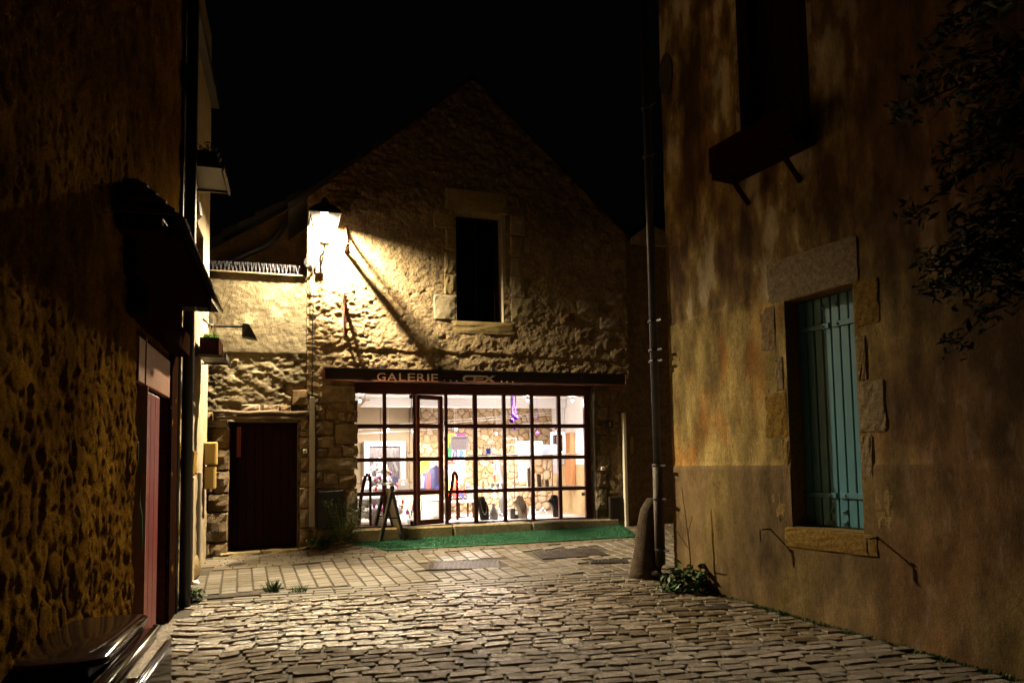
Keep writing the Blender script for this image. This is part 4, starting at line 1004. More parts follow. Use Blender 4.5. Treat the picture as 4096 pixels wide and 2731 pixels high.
cover(covers[0], 'manhole_cover', 'studded iron cover in the middle of the paving', 'manhole cover', 14, 6, False, M_iron, 'studded iron covers')
cover(covers[1], 'manhole_cover', 'larger studded iron cover nearer the turf mat', 'manhole cover', 16, 6, False, M_iron, 'studded iron covers')
cover(covers[2], 'drain_grate', 'dark drain grate near the guard stone', 'drain grate', 9, 2, True, M_iron)
cover(covers[3], 'channel_drain', 'long narrow slotted channel drain near the left wall', 'drain', 40, 1, True, M_iron)
c = gp(945, 2261); f = Fr(c[:2], (1, .1)); z = float(gz(*c[:2]))
mt2 = thing('valve_cover', f, (0, 0, z), 'small round valve cover in front of the wooden door', 'manhole cover'); mt2.rotation_euler = (math.atan(.05), 0, f.ang)
part('lid', MB().lathe([(.13, -.02), (.13, .018), (.115, .022)], (0, 0, z), 20, 1, 1), M_iron, mt2); part('lid_ring', MB().lathe([(.09, .022), (.09, .027), (.08, .027)], (0, 0, z), 20), M_iron, mt2)
c = gp(2870, 2425); cover([gp(2780, 2418), gp(2920, 2418), gp(2950, 2440), gp(2800, 2440)], 'street_grate', 'iron grate set in the cobbles below the right wall', 'drain grate', 8, 3, True, M_iron)
c = gp(775, 2340); solo('crumpled_paper', MB().add([(c[0]-.06, c[1]-.02, c[2]+.02), (c[0]+.0, c[1]-.04, c[2]+.05), (c[0]+.07, c[1], c[2]+.025), (c[0]+.02, c[1]+.05, c[2]+.06), (c[0]-.05, c[1]+.04, c[2]+.02)], [(0, 1, 4), (1, 3, 4), (1, 2, 3)]), M_white, W0, (c[0], c[1], c[2]), 'scrap of white paper on the paving by the left wall', 'litter')

# ------------------------------------------------------------------ left side: lamp arm, flower boxes, mail boxes, stone seat
X_ = 1.9
ya, za = LE.px(800, 1303, X_); yb, zb = LE.px(975, 1306, X_)
fl = thing('arm_lamp', LE, (X_, 0, za), 'black lamp on a long arm reaching out from the pale house', 'lamp')
part('arm', MB().tube([(X_, .0, za+.09), (X_, -.05, za+.06), (X_, -.1, za), (X_, yb, zb)], .017, 8).ball((X_, -.1, za), .035, 8), M_black, fl)
y2, z2 = LE.px(1010, 1350, X_)
part('lamp_head', MB().add([(X_-.05, yb+.01, zb+.04), (X_+.05, yb+.01, zb+.04), (X_+.05, yb-.07, zb+.03), (X_-.05, yb-.07, zb+.03), (X_-.09, y2+.13, z2), (X_+.09, y2+.13, z2), (X_+.09, y2-.06, z2-.03), (X_-.09, y2-.06, z2-.03), (X_-.05, yb+.02, zb-.05), (X_+.05, yb+.02, zb-.05)],
     [(0, 3, 2, 1), (8, 9, 5, 4), (0, 1, 9, 8), (3, 7, 6, 2), (2, 6, 5, 9), (1, 2, 9), (3, 0, 8), (3, 8, 4, 7), (4, 5, 6, 7)]), M_black, fl)
def tufts(b, n, x0, x1, y0, y1, z, h, r, sp=.02, w=.006):
    for _ in range(n):
        x, y = r.uniform(x0, x1), r.uniform(y0, y1); a = r.uniform(0, 6.28); hh = h*r.uniform(.5, 1); dx, dy = r.uniform(-sp, sp)*2, r.uniform(-sp, sp)*2
        k = len(b.v); ca, sa = w*math.cos(a), w*math.sin(a)
        b.v += [(x-ca, y-sa, z), (x+ca, y+sa, z), (x+dx*.5+ca*.7, y+dy*.5+sa*.7, z+hh*.6), (x+dx*.5-ca*.7, y+dy*.5-sa*.7, z+hh*.6), (x+dx, y+dy, z+hh)]; b.f += [(k, k+1, k+2, k+3), (k+3, k+2, k+4)]
def flower_box(x0, x1, u0, v0, u1, v1, lab, plab, shelf_y):
    ym, zt = LE.px(u1, v0, (x0+x1)/2); _, zb_ = LE.px(u1, v1, (x0+x1)/2)
    t = thing('flower_box', LE, (x0, ym, zb_), lab, 'flower box', 'flower boxes on the pale house')
    b = MB().box(x0, ym, zb_, x1, ym+.015, zt).box(x0, -.06, zb_, x1, -.045, zt).box(x0, ym+.016, zb_, x0+.015, -.061, zt-.002).box(x1-.015, ym+.016, zb_, x1, -.061, zt-.002).box(x0+.016, ym+.016, zb_+.001, x1-.016, -.061, zb_+.02)
    part('trough', b, M_dwood, t); part('soil', MB().box(x0+.016, ym+.016, zb_+.021, x1-.016, -.061, zt-.03), M_bed, t)
    part('ledge_bracket', MB().box(x0-.05, ym-.07, zb_-.04, x0-.03, 0, zb_-.02).box(x1+.03, ym-.07, zb_-.04, x1+.05, 0, zb_-.02).box(x0-.05, ym-.09, zb_-.06, x1+.05, ym-.07, zb_+.01).box(x0-.05, -.03, zb_-.019, x1+.05, ym-.05, zb_-.004), M_sign, t)
    return x0, x1, ym, zt
r = random.Random(12)
x0, x1, ym, zt = flower_box(1.25, 1.85, 815, 1366, 885, 1432, 'flower box full of bright green shoots under the lamp arm', '', 0)
b = MB(); tufts(b, 700, x0+.03, x1-.03, ym+.03, -.08, zt-.03, .11, r, .02, .007)
pl = thing('potted_shoots', LE, (x0, ym, zt), 'bright green shoots with bare twigs in the lower flower box', 'plant'); mlg = mat('lit_shoots', (.16, .34, .03), (.1, .24, .02), 20, .5)
part('shoots', b, mlg, pl, kind='stuff')
for k in range(7):
    xx = r.uniform(x0+.1, x1-.1); yy = (ym-.06)/2; p = Vector((xx, yy, zt-.03)); pts = [p]; d = Vector((r.uniform(-.25, .25), r.uniform(-.35, .35), 1))
    for q in range(5): p = p + d*.13; d += Vector((r.uniform(-.2, .2), r.uniform(-.25, .25), 0)); pts.append(p)
    b = MB().tube(pts, [.005, .004, .0035, .003, .0025, .002], 4)
    b.tube([pts[2], pts[2]+Vector((.05, .09*(-1)**k, .12))], .002, 4); part('twig', b, M_dry, pl)
x0, x1, ym, zt = flower_box(.35, 1.05, 820, 655, 878, 712, 'upper flower box with trailing leaves in the dark', '', 0)
def leafy(b, n, c, R, r, sz=.03, flat=.7):
    for _ in range(n):
        v = Vector((r.gauss(0, 1), r.gauss(0, 1), r.gauss(0, 1))).normalized()*(r.random()**.5); p = Vector(c)+Vector((v.x*R[0], v.y*R[1], v.z*R[2]))
        a = Vector((r.uniform(-1, 1), r.uniform(-1, 1), r.uniform(-.6, .6))).normalized(); q = a.cross(Vector((r.uniform(-1, 1), r.uniform(-1, 1), 1))).normalized(); l = sz*r.uniform(.6, 1.3); k = len(b.v)
        up = a.cross(q)*l*.15
        b.v += [tuple(p-a*l), tuple(p+q*l*flat*.5-up), tuple(p+a*l), tuple(p-q*l*flat*.5-up)]; b.f += [(k, k+1, k+2), (k, k+2, k+3)]
pl = thing('trailing_plant', LE, (x0, ym, zt), 'trailing leaves in the upper flower box', 'plant'); b = MB(); leafy(b, 260, ((x0+x1)/2, (ym-.06)/2, zt+.05), (.35, .15, .14), r); part('leaves', b, M_leaf, pl, kind='stuff')
for k, (u0, v0, u1, v1, lab) in enumerate(((818, 1767, 866, 1858, 'upper of two yellowed meter boxes at the end of the pale house'), (812, 1864, 860, 1955, 'lower of two yellowed meter boxes at the end of the pale house'))):
    xq = 2.2; yq, zt = LE.px(u1, v0, xq); _, zb_ = LE.px(u1, v1, xq)
    t = thing('meter_box', LE, (xq, yq, zb_), lab, 'meter box', 'meter boxes at the lane end')
    part('case', MB().box(xq, yq, zb_, xq+.22, -.0, zt, .012), M_ylw, t); part('cover', MB().box(xq-.012, yq+.015, zb_+.015, xq-.001, -.02, zt-.015, .004), M_ylw, t)
q = gp(800, 2300); x_, y_ = LE.loc(q); zz = float(gz(q[0], q[1]))
solo('stone_seat', rstone(x_-.55, zz-.05, x_+.25, zz+.26, y_+.04, .05, 77, 6, -y_-.0), M_rstone, LE, (x_, y_/2, zz), 'rounded stone block at the foot of the pale house', 'stone block', smooth=True)
lx_, lz_ = LE.p(755, 860, -.03)
solo('bulkhead_lamp', MB().box(.32, -.07, 4.55, .42, 0, 4.85, .02).lathe([(.03, 0), (.07, .05), (.05, .2)], (.37, -.09, 4.58), 8), M_ivory, LE, (.37, -.03, 4.55), 'small unlit white bulkhead lamp on the left wall near the pipe', 'lamp')
solo('green_string', MB().tube([(-2.36, -.06, 2.2), (-2.36, -.07, 1.9), (-2.35, -.07, 1.55), (-2.2, -.06, 1.45), (-2.12, -.05, 1.2)], .006, 5), M_green, LE, (-2.36, -.06, 1.5), 'loose green string hanging down the rough wall by the red door', 'string')

# ------------------------------------------------------------------ enamel street bin, close to the camera
def bp(u, v, z):
    q = ray(u, v); t = (z-CZ)/q[2]; return LE.loc(CC+t*q)
ZL = 1.0
a = bp(566, 2452, ZL); c = bp(428, 2632, ZL)
xn, xf = c[0]-.02, a[0]; yo = min(a[1], c[1])-.0
bn = thing('street_bin', LE, ((xn+xf)/2, -.2, .16), 'dark glossy enamel bin with an overhanging lid by the rough wall', 'bin')
def rr(x0, y0, x1, y1, rad_, n=5):
    pts = []
    for cx, cy, s0 in ((x1-rad_, y1-rad_, 0), (x0+rad_, y1-rad_, 90), (x0+rad_, y0+rad_, 180), (x1-rad_, y0+rad_, 270)):
        for k in range(n+1): w = rad(s0+90*k/n); pts.append((cx+rad_*math.cos(w), cy+rad_*math.sin(w)))
    return pts
def slab(poly, z0, z1, e=.008):
    cx = sum(p[0] for p in poly)/len(poly); cy = sum(p[1] for p in poly)/len(poly); n = len(poly); b = MB(); vs = []
    ins = lambda d: [(cx+(x-cx)*(1-d), cy+(y-cy)*(1-d)) for x, y in poly]
    for z, d in ((z0, .02), (z0+e, 0), (z1-e, 0), (z1, .02)): vs += [(x, y, z) for x, y in ins(d)]
    fs = [(a_*n+i, a_*n+(i+1) % n, (a_+1)*n+(i+1) % n, (a_+1)*n+i) for a_ in range(3) for i in range(n)]
    return b.add(vs, fs+[tuple(range(n))[::-1], tuple(3*n+i for i in range(n))])
part('lid', slab(rr(xn, yo, xf, -.03, .1), ZL-.03, ZL), M_bin, bn, True)
part('body', MB().box(xn+.1, yo+.1, .15, xf-.06, -.04, ZL-.035, .03), M_black, bn)
z2_ = .93; a = bp(575, 2545, z2_); y2_ = a[1]-.02
part('rail', slab(rr(xn-.4, yo-.04, xf-.02, yo+.14, .04), z2_-.06, z2_-.005), M_bin, bn, True)
part('trim', MB().tube([(xn-.4, yo-.05, z2_), (xf-.06, yo-.05, z2_), (xf-.02, yo-.02, z2_)], .012, 8).tube([(xn-.4, yo+.02, z2_+.005), (xf-.06, yo+.02, z2_+.005)], .006, 6), M_chrome, bn, True)
z3_ = .86; a3 = bp(690, 2552, z3_)
part('side_case', MB().box(xn-.4, a3[1], .5, a3[0], yo-.07, z3_, .02), M_bin, bn)
part('case_trim', MB().tube([(xn-.4, a3[1]+.005, z3_-.002), (a3[0]-.02, a3[1]+.005, z3_-.002)], .009, 6), M_chrome, bn, True)

# ------------------------------------------------------------------ weeds and shrubs
def weed(u, v, n, h, lab, name='grass_tuft', sp=.05, R=.06):
    c = gp(u, v); z = float(gz(c[0], c[1])); b = MB(); rr_ = random.Random(u)
    tufts(b, n, c[0]-R, c[0]+R, c[1]-R, c[1]+R, z-.01, h, rr_, sp, .006)
    t = thing(name, W0, (c[0], c[1], z), lab, 'plant'); part('blades', b, M_leaf, t, kind='stuff')
weed(1088, 2368, 90, .17, 'larger green grass tuft growing from the paver joints')
weed(1196, 2370, 60, .12, 'smaller green grass tuft growing from the paver joints')
c = gp(757, 2408); t = thing('weed', W0, tuple(c), 'low green weed at the foot of the dark downpipe', 'plant'); b = MB(); leafy(b, 420, (c[0], c[1], c[2]+.07), (.16, .12, .09), r, .028); part('leaves', b, M_leaf, t, kind='stuff')
def stems(t, base, n, h, spread, r, m, rad_=.004):
    tips = []
    for k in range(n):
        p = Vector(base)+Vector((r.uniform(-.08, .08), r.uniform(-.05, .05), 0)); d = Vector((r.uniform(-spread, spread), r.uniform(-spread, spread*.3), 1)); pts = [p]
        for q in range(4): p = p+d*h*r.uniform(.18, .28); d += Vector((r.uniform(-.3, .3), r.uniform(-.3, .3), -.1)); pts.append(p)
        part('stem', MB().tube(pts, [rad_, rad_*.9, rad_*.8, rad_*.6, rad_*.4], 4), m, t); tips += pts[1:]
    return tips
x, z = FA.p(1370, 2195, -.12); q = FA.w(x, -.12, 0); z = float(gz(q[0], q[1]))
t = thing('shrub', FA, (x, -.12, z), 'straggly dark shrub at the wall foot left of the sandwich board', 'shrub')
tips = stems(t, (x, -.12, z), 16, .8, .55, r, M_dry); b = MB()
for p in tips: leafy(b, 26, p, (.1, .07, .1), r, .018)
leafy(b, 500, (x, -.1, z+.2), (.34, .1, .22), r, .022); part('leaves', b, M_leaf, t, kind='stuff')
x, z = FA.p(1275, 2195, -.15); q = FA.w(x, -.15, 0); z = float(gz(q[0], q[1]))
t = thing('weed', FA, (x, -.15, z), 'sprawling weed and dry stalks at the foot of the grey conduit', 'plant')
for k in range(12):
    a = r.uniform(-1.3, 1.3); L = r.uniform(.25, .5); part('stalk', MB().tube([(x+.1, -.12, z+.02), (x+.1+L*math.sin(a)*.6, -.2-.1*r.random(), z+L*.4*abs(math.cos(a))), (x+.1+L*math.sin(a), -.25-.15*r.random(), z+L*.45*abs(math.cos(a))*r.random())], .005, 4), M_dry, t)
part('stalk', MB().tube([(x-.1, -.16, z), (x-.04, -.12, z+.3)], .014, 5), M_dry, t, label='thick yellow cane leaning on the conduit')
b = MB()
leafy(b, 160, (x+.02, -.18, z+.14), (.22, .1, .12), r, .05, .8); part('leaves', b, M_leaf, t, kind='stuff')
b = MB()
cc = gp(2770, 2370); zc = cc[2]
t = thing('wall_plant', W0, tuple(cc), 'broad leaved green plant with a bare tall stem at the right wall foot', 'plant')
b = MB(); leafy(b, 150, (cc[0]-.02, cc[1]+.05, zc+.14), (.32, .16, .17), r, .06, .95); leafy(b, 150, (cc[0]-.05, cc[1]-.02, zc+.06), (.36, .16, .07), r, .04, .8)
part('leaves', b, M_leaf, t, kind='stuff')
part('stem', MB().tube([(cc[0], cc[1], zc), (cc[0]-.01, cc[1]+.04, zc+.5), (cc[0]-.06, cc[1]+.08, zc+1.12)], [.01, .008, .004], 5).tube([(cc[0]-.01, cc[1]+.04, zc+.45), (cc[0]-.16, cc[1]+.02, zc+.68)], .004, 4).tube([(cc[0]-.02, cc[1]+.05, zc+.6), (cc[0]+.03, cc[1]+.03, zc+.8)], .004, 4), M_dry, t)
# moss and fine grass in the joints
b = MB(); r = random.Random(31)
for _ in range(900):
    s_, t_ = r.uniform(-.3, 6), r.uniform(.1, 3.6); q = st(s_, t_)
    if not wall_lx(q[1])+.15 < q[0] < wall_rx(q[1])-.03 or fbm(np.array(q[0]*1.3), np.array(q[1]*1.3), 61) < .5: continue
    tufts(b, 5, q[0]-.03, q[0]+.03, q[1]-.008, q[1]+.008, float(gz(q[0], q[1]))-.004, .03, r, .006, .004)
for _ in range(420):
    y_ = r.uniform(4.6, 8.2); x_ = wall_rx(y_)-r.uniform(.0, .06); tufts(b, 5, x_-.03, x_+.02, y_-.02, y_+.02, float(gz(x_, y_))-.004, .05, r, .012, .004)
me = bpy.data.meshes.new('joint_moss'); me.from_pydata(b.v, [], b.f); me.materials.append(M_leaf); o = bpy.data.objects.new('joint_moss', me); COL.objects.link(o); ORG[o] = (0, 0, 0)
tag(o, 'fine moss and grass growing in the cobble joints', 'moss', kind='stuff')
# climber reaching in from the right, outside the frame
t = thing('climber_branch', RI, (5.0, -.05, 3.2), 'dark leafy climber branch hanging in from the right edge', 'plant')
bp0 = Vector((4.5, .02, 3.3)); rr_ = random.Random(4); lb_ = MB()
for k in range(20):
    p = bp0+Vector((rr_.uniform(-.2, .2), 0, rr_.uniform(-.2, 1.9))); d = Vector((-.8, -.45, rr_.uniform(-.3, .35))); pts = [p]
    for q in range(6): p = p+d*rr_.uniform(.14, .22); d += Vector((rr_.uniform(-.15, .15), rr_.uniform(-.1, .15), -.10)); pts.append(p)
    part('branch', MB().tube(pts, [.014, .012, .01, .008, .006, .005, .003], 5), M_dwood, t)
    for p in pts[2:]: leafy(lb_, 40, p, (.17, .12, .13), rr_, .045, .7)
part('leaves', lb_, mat('dark_ivy_leaf', (.012, .022, .008), None, rough=.6), t, kind='stuff')
# roof aerial above the gable
x, z = FA.p(1570, 405, 3.0); at = thing('roof_aerial', FA, (x, 3.0, z), 'thin television aerial on the roof left of the gable', 'aerial'); xr, zr = x+.35, float(roofz(np.array(x+.35)))
part('mast', MB().tube([(xr, 3.0, zr-.1), (xr, 3.0, z+.15)], .015, 6), M_chrome, at)
a0_ = FA.p(1490, 437, 3.0); a1_ = FA.p(1665, 362, 3.0)
part('boom', MB().tube([(a0_[0], 3, a0_[1]), (a1_[0], 3, a1_[1])], .01, 5), M_chrome, at)
for k in range(7): w = k/6; xx = a0_[0]+(a1_[0]-a0_[0])*w; zz = a0_[1]+(a1_[1]-a0_[1])*w; part('rod', MB().tube([(xx+.03, 2.8, zz-.08), (xx-.03, 3.2, zz+.08)], .006, 4), M_chrome, at)

#=INTERIOR
# ------------------------------------------------------------------ things inside the gallery
def I(u, v, y): return FA.p(u, v, y)
def iR(u0, v0, u1, v1, y): return FA.rect(u0, v0, u1, v1, y)
# display shelves right behind the panes on the right
_, S1 = I(2100, 1947, .62); _, S2 = I(2100, 1816, .62); S0 = .862
ds = thing('display_shelves', FA, (.9, .6, S0), 'white display shelves on thin black rods behind the right window panes', 'shelves')
part('base_board', MB().box(-.34, .34, .80, 2.08, 1.0, S0, .004), M_white, ds)
part('shelf', MB().box(.10, .45, S1-.016, 2.06, .85, S1, .003), M_white, ds); part('shelf', MB().box(.02, .45, S2-.016, 2.06, .85, S2, .003), M_white, ds)
for u in (2057, 2209): x = I(u, 1880, .5)[0]; part('rod', MB().tube([(x, .5, S0), (x, .5, S2)], .006, 6), M_black, ds)
for u in (1908, 2240): x = I(u, 1880, .8)[0]; part('rod', MB().tube([(x, .8, S0), (x, .8, CEZ)], .006, 6), M_chrome, ds)
def bust(u, vt, vb, y, m, nm, lab, flip, tilt=0):
    xb, zb = I(u, vb, y); zt = I(u, vt, y)[1]; h = zt-S0; zb = S0
    t = thing('necklace_bust', FA, (xb, y, zb), lab, 'display bust', 'necklace busts in the window')
    poly = [(-.05, 0), (.09, 0), (.098, .35), (.095, .55), (.07, .72), (.045, .84), (.035, .97), (.02, 1), (-.05, 1), (-.065, .97), (-.075, .88), (-.11, .8), (-.155, .74), (-.145, .70), (-.10, .62), (-.07, .42)]
    P_ = [(xb+flip*a, zb+b_*h) for a, b_ in poly]; b = MB(); n = len(P_); cx = xb; rows = []
    for (yy, s_) in ((.045, .8), (.02, .97), (-.02, .97), (-.045, .75)): rows.append([(cx+(a-cx)*s_, y+yy-.08*(1-(b_-zb)/h)*(1 if yy < 0 else .5), b_) for a, b_ in P_])
    vs = [p for r_ in rows for p in r_]; fs = [(k*n+i, k*n+(i+1) % n, (k+1)*n+(i+1) % n, (k+1)*n+i) for k in range(3) for i in range(n)]+[tuple(range(n)), tuple(3*n+i for i in range(n))[::-1]]
    part('bust', b.add(vs, fs), m, t, True)
    return xb, zb, h, y
def necklace(bb, flip, m, mb_, lab, beads):
    x, z, h, y = bb; pts = []
    for k in range(13):
        w = math.pi*k/12; a = -.055+.055*(1-math.cos(w)); pts.append((x+flip*(a+.015*math.sin(w)), y-.075-.03*math.sin(w), z+h*(.82-.58*math.sin(w)**1.3)))
    t = thing('necklace', FA, (x, y-.08, z), lab, 'necklace', 'necklaces on the window busts')
    part('cord', MB().tube(pts, .0035, 5), m, t, True)
    for k in beads: part('bead', MB().ball((pts[k][0], pts[k][1]-.006, pts[k][2]), .010, 6), mb_, t, True)
b1 = bust(1930, 1985, 2088, .55, M_blackv, '', 'black velvet bust leftmost of the necklace busts', 1); necklace(b1, 1, M_gold, M_cream, 'necklace of pale beads on the left black bust', (4, 5, 6, 7, 8))
b2 = bust(2084, 1983, 2080, .5, M_cream, '', 'cream bust between the two black ones', 1); necklace(b2, 1, M_black, M_red2, 'dark cord necklace with red beads on the cream bust', (5, 6, 7))
b3 = bust(2222, 1978, 2075, .55, M_blackv, '', 'black velvet bust at the right end of the window', 1); necklace(b3, 1, M_chrome, M_chrome, 'fine silver chain on the right black bust', (6,))
def solo_box(nm, r4, y, d, m, lab, cat, group=None, z=None, c=.004):
    x0, z0, x1, z1 = iR(*r4, y)
    if z is not None: z1 = z+(z1-z0); z0 = z
    return solo(nm, MB().box(x0, y, z0, x1, y+d, z1, c), m, FA, ((x0+x1)/2, y+d/2, z0), lab, cat, group)
solo_box('gift_box', (2043, 2038, 2062, 2078), .5, .08, M_grey, 'tall grey gift box beside the cream bust', 'box', 'grey boxes in the window', S0)
solo_box('gift_box', (2063, 2062, 2075, 2078), .5, .08, M_grey, 'low grey gift box next to the taller one', 'box', 'grey boxes in the window', S0)
x, z = I(1975, 2085, .6); zt = I(1975, 2012, .6)[1]; h = zt-S0
vs_ = thing('bottle_vase', FA, (x, .6, S0), 'frosted white bottle vase lit by fairy lights in the window', 'vase')
part('body', MB().lathe([(.06, 0), (.075, .02*h), (.082, .25*h), (.07, .45*h), (.04, .66*h), (.024, .8*h), (.022, .97*h), (.028, h)], (x, .6, S0), 16), M_tree, vs_, True)
ga = thing('fairy_light_garland', FA, (1.2, .6, S0), 'garland of tiny fairy lights looped among the busts', 'fairy lights')
r = random.Random(9); pts = []
for u, v in ((1945, 2020), (1952, 2040), (1962, 2072), (1985, 2030), (2000, 2048), (2030, 2075), (2075, 2060), (2110, 2068), (2120, 2035), (2125, 2055), (2140, 2030), (2150, 2052), (2165, 2042), (2172, 2030), (2190, 2060), (2205, 2066)):
    x, z = I(u, v, .62+r.uniform(-.1, .1)); pts.append((x, .62+r.uniform(-.08, .08), max(z, S0+.01)))
part('wire', MB().tube(pts, .003, 4), M_white, ga)
for a, b_ in zip(pts, pts[1:]):
    for w in (.0, .33, .66): q = Vector(a).lerp(Vector(b_), w); part('light', MB().ball(q, .009, 6), M_fairy, ga)
def mini_tree(u, y, v0, v1, lab, zb):
    x, _ = I(u, v1, y); h = I(u, v0, y)[1]-I(u, v1, y)[1]
    t = thing('spiral_tree', FA, (x, y, zb), lab, 'ornament', 'brass spiral trees on the shelf')
    part('stem', MB().tube([(x, y, zb), (x, y, zb+h)], .004, 5).lathe([(.03, 0), (.03, .006)], (x, y, zb), 8), M_gold, t)
    for k in range(6): part('ring', MB().lathe([(.034*(1-k/7), 0), (.036*(1-k/7), .006), (.03*(1-k/7), .012)], (x, y, zb+h*(.12+.14*k)), 8), M_gold, t)
mini_tree(1933, .6, 1915, 1946, 'brass spiral tree left of the plastic bottle', S1); mini_tree(2059, .6, 1915, 1946, 'brass spiral tree in front of the white boards', S1); mini_tree(2171, .6, 1915, 1946, 'brass spiral tree between the wooden blocks', S1)
for k, (r4, lab) in enumerate((((2111, 1870, 2128, 1946), 'tallest pale wooden jewellery block'), ((2149, 1895, 2165, 1946), 'medium pale wooden jewellery block with a pendant'), ((2181, 1919, 2196, 1945), 'short wooden block behind the spiral tree'), ((2230, 1918, 2240, 1944), 'narrow wooden block by the thick right bar'))):
    solo_box('wooden_block', r4, .62, .08, M_wood, lab, 'display block', 'wooden jewellery blocks', S1)
x, z = I(1943, 1930, .75); h = I(1943, 1877, .75)[1]-I(1943, 1930, .75)[1]
pb = thing('plastic_bottle', FA, (x, .75, S1), 'clear plastic bottle with a red cap on the shelf', 'bottle')
part('body', MB().lathe([(.03, 0), (.034, .03), (.034, .12), (.03, .17), (.012, .22), (.012, .235)], (x, .75, S1), 12), M_frost, pb, True); part('cap', MB().lathe([(.014, .236), (.014, .26)], (x, .75, S1), 10), M_red2, pb)
for k, (u, m, lab) in enumerate(((1968, M_white, 'white round pot on the shelf'), (1990, M_white, 'second white pot by the grey sculpture'), (2010, M_cream, 'small cream dish on the shelf'))):
    x, _ = I(u, 1940, .65); solo('trinket_pot', MB().lathe([(.02, 0), (.035, .02), (.038, .05), (.028, .07), (.03, .075)], (x, .65, S1), 12), m, FA, (x, .65, S1), lab, 'pot', 'trinket pots on the shelf', True)
# upper shelf pieces
def card(r4, y, m, lab, m2=None):
    x0, z0, x1, z1 = iR(*r4, y); hh = z1-z0
    t = thing('jewellery_card', FA, ((x0+x1)/2, y, S2), lab, 'jewellery card', 'jewellery cards on the upper shelf')
    part('card', MB().add([(x0, y, S2), (x1, y, S2), (x1-.01, y+.05, S2+hh), (x0+.01, y+.05, S2+hh), (x0, y+.006, S2), (x1, y+.006, S2), (x1-.01, y+.056, S2+hh), (x0+.01, y+.056, S2+hh)], [(3, 2, 1, 0), (4, 5, 6, 7), (0, 1, 5, 4), (1, 2, 6, 5), (2, 3, 7, 6), (3, 0, 4, 7)]), m, t)
    if m2:
        for k in range(6): a = x0+(x1-x0)*(.15+.14*k); part('ribbon_strip', MB().add([(a-.008, y-.012, S2+.01), (a+.008, y-.012, S2+.01), (a+.006, y+.03, S2+hh*.85), (a-.006, y+.03, S2+hh*.85)], [(0, 1, 2, 3)]), m2, t)
    else:
        xm = (x0+x1)/2; part('chain', MB().tube([(xm+.03*math.cos(w), y-.004+.02, S2+hh*.55+.04*math.sin(w)) for w in np.linspace(0, 6.28, 12)], .004, 4), M_white, t)
slate_blue = mat('slate_blue_cloth', (.16, .2, .36), None, rough=.7)
card((2172, 1776, 2204, 1814), .6, M_grey, 'jewellery card hung with blue grey ribbons', slate_blue); card((2203, 1776, 2234, 1814), .62, mat('lilac_card', (.42, .40, .52), None, rough=.6), 'lilac jewellery card with a white necklace')
solo_box('blue_pouch', (1946, 1788, 1962, 1814), .68, .04, M_blue, 'small blue pouch among the white stands', 'pouch', None, S2)
def stand(u0, u1, vt, y, lab):
    x0, x1 = I(u0, 1800, y)[0], I(u1, 1800, y)[0]; zt = I(u0, vt, y)[1]
    t = thing('earring_stand', FA, ((x0+x1)/2, y, S2), lab, 'earring stand', 'white earring stands on the upper shelf')
    part('frame', MB().bar((x0, y, S2), (x0, y, zt), .012, .012, (0, 1, 0)).bar((x1, y, S2), (x1, y, zt), .012, .012, (0, 1, 0)).bar((x0-.01, y, zt), (x1+.01, y, zt), .012, .014), M_white, t); part('base', MB().box(x0-.02, y-.04, S2, x1+.02, y+.04, S2+.015), M_white, t)
    for k in range(4): xx = x0+(x1-x0)*(k+.5)/4; part('earring', MB().tube([(xx, y-.01, zt-.01), (xx, y-.01, zt-.06)], .003, 4).ball((xx, y-.01, zt-.07), .009, 6), M_chrome if k % 2 else M_gold, t)
stand(1930, 1962, 1779, .7, 'white earring stand left of the blue pouch'); stand(1966, 1990, 1772, .72, 'taller white earring stand right of the blue pouch'); stand(2022, 2065, 1752, .7, 'wide white earring stand below the baubles'); stand(2025, 2060, 1778, .66, 'small white earring stand in front of the wide one')
solo_box('canvas_board', (2072, 1764, 2170, 1822), 1.25, .03, M_white, 'white canvas board with a dark edge standing behind the upper shelf', 'board')
x0, z0, x1, z1 = iR(2071, 1762.5, 2172, 1822, 1.285); solo('dark_board', MB().box(x0, 1.286, z0, x1, 1.31, z1), M_black, FA, (x0, 1.29, z0), 'dark backing board showing round the white canvas', 'board')
solo_box('foam_board', (2075, 1842, 2118, 1925), 1.2, .03, M_white, 'white panel standing behind the spiral tree', 'board')
kf = thing('framed_necklaces', FA, (1.75, 1.6, 1.9), 'white frame holding dark cloth hung with necklaces', 'frame')
x0, z0, x1, z1 = iR(2203, 1728, 2262, 1812, 1.6)
for q in ((x0, z0, x0+.05, z1), (x1-.05, z0, x1, z1), (x0+.051, z1-.05, x1-.051, z1), (x0+.051, z0, x1-.051, z0+.04)): part('moulding', MB().box(q[0], 1.6, q[1], q[2], 1.64, q[3], .004), M_white, kf)
part('backing', MB().box(x0+.05, 1.63, z0+.04, x1-.05, 1.645, z1-.05), M_dwood, kf)
for k in range(5): xx = x0+.08+(x1-x0-.16)*k/4; part('chain', MB().tube([(xx, 1.615, z1-.08), (xx+.01, 1.615, z0+.12)], .004, 4), M_chrome, kf)
solo_box('mauve_board', (2216, 1838, 2236, 1895), 1.3, .03, mat('mauve_card', (.35, .25, .27), None, rough=.7), 'mauve jewellery board below the necklace frame', 'board')
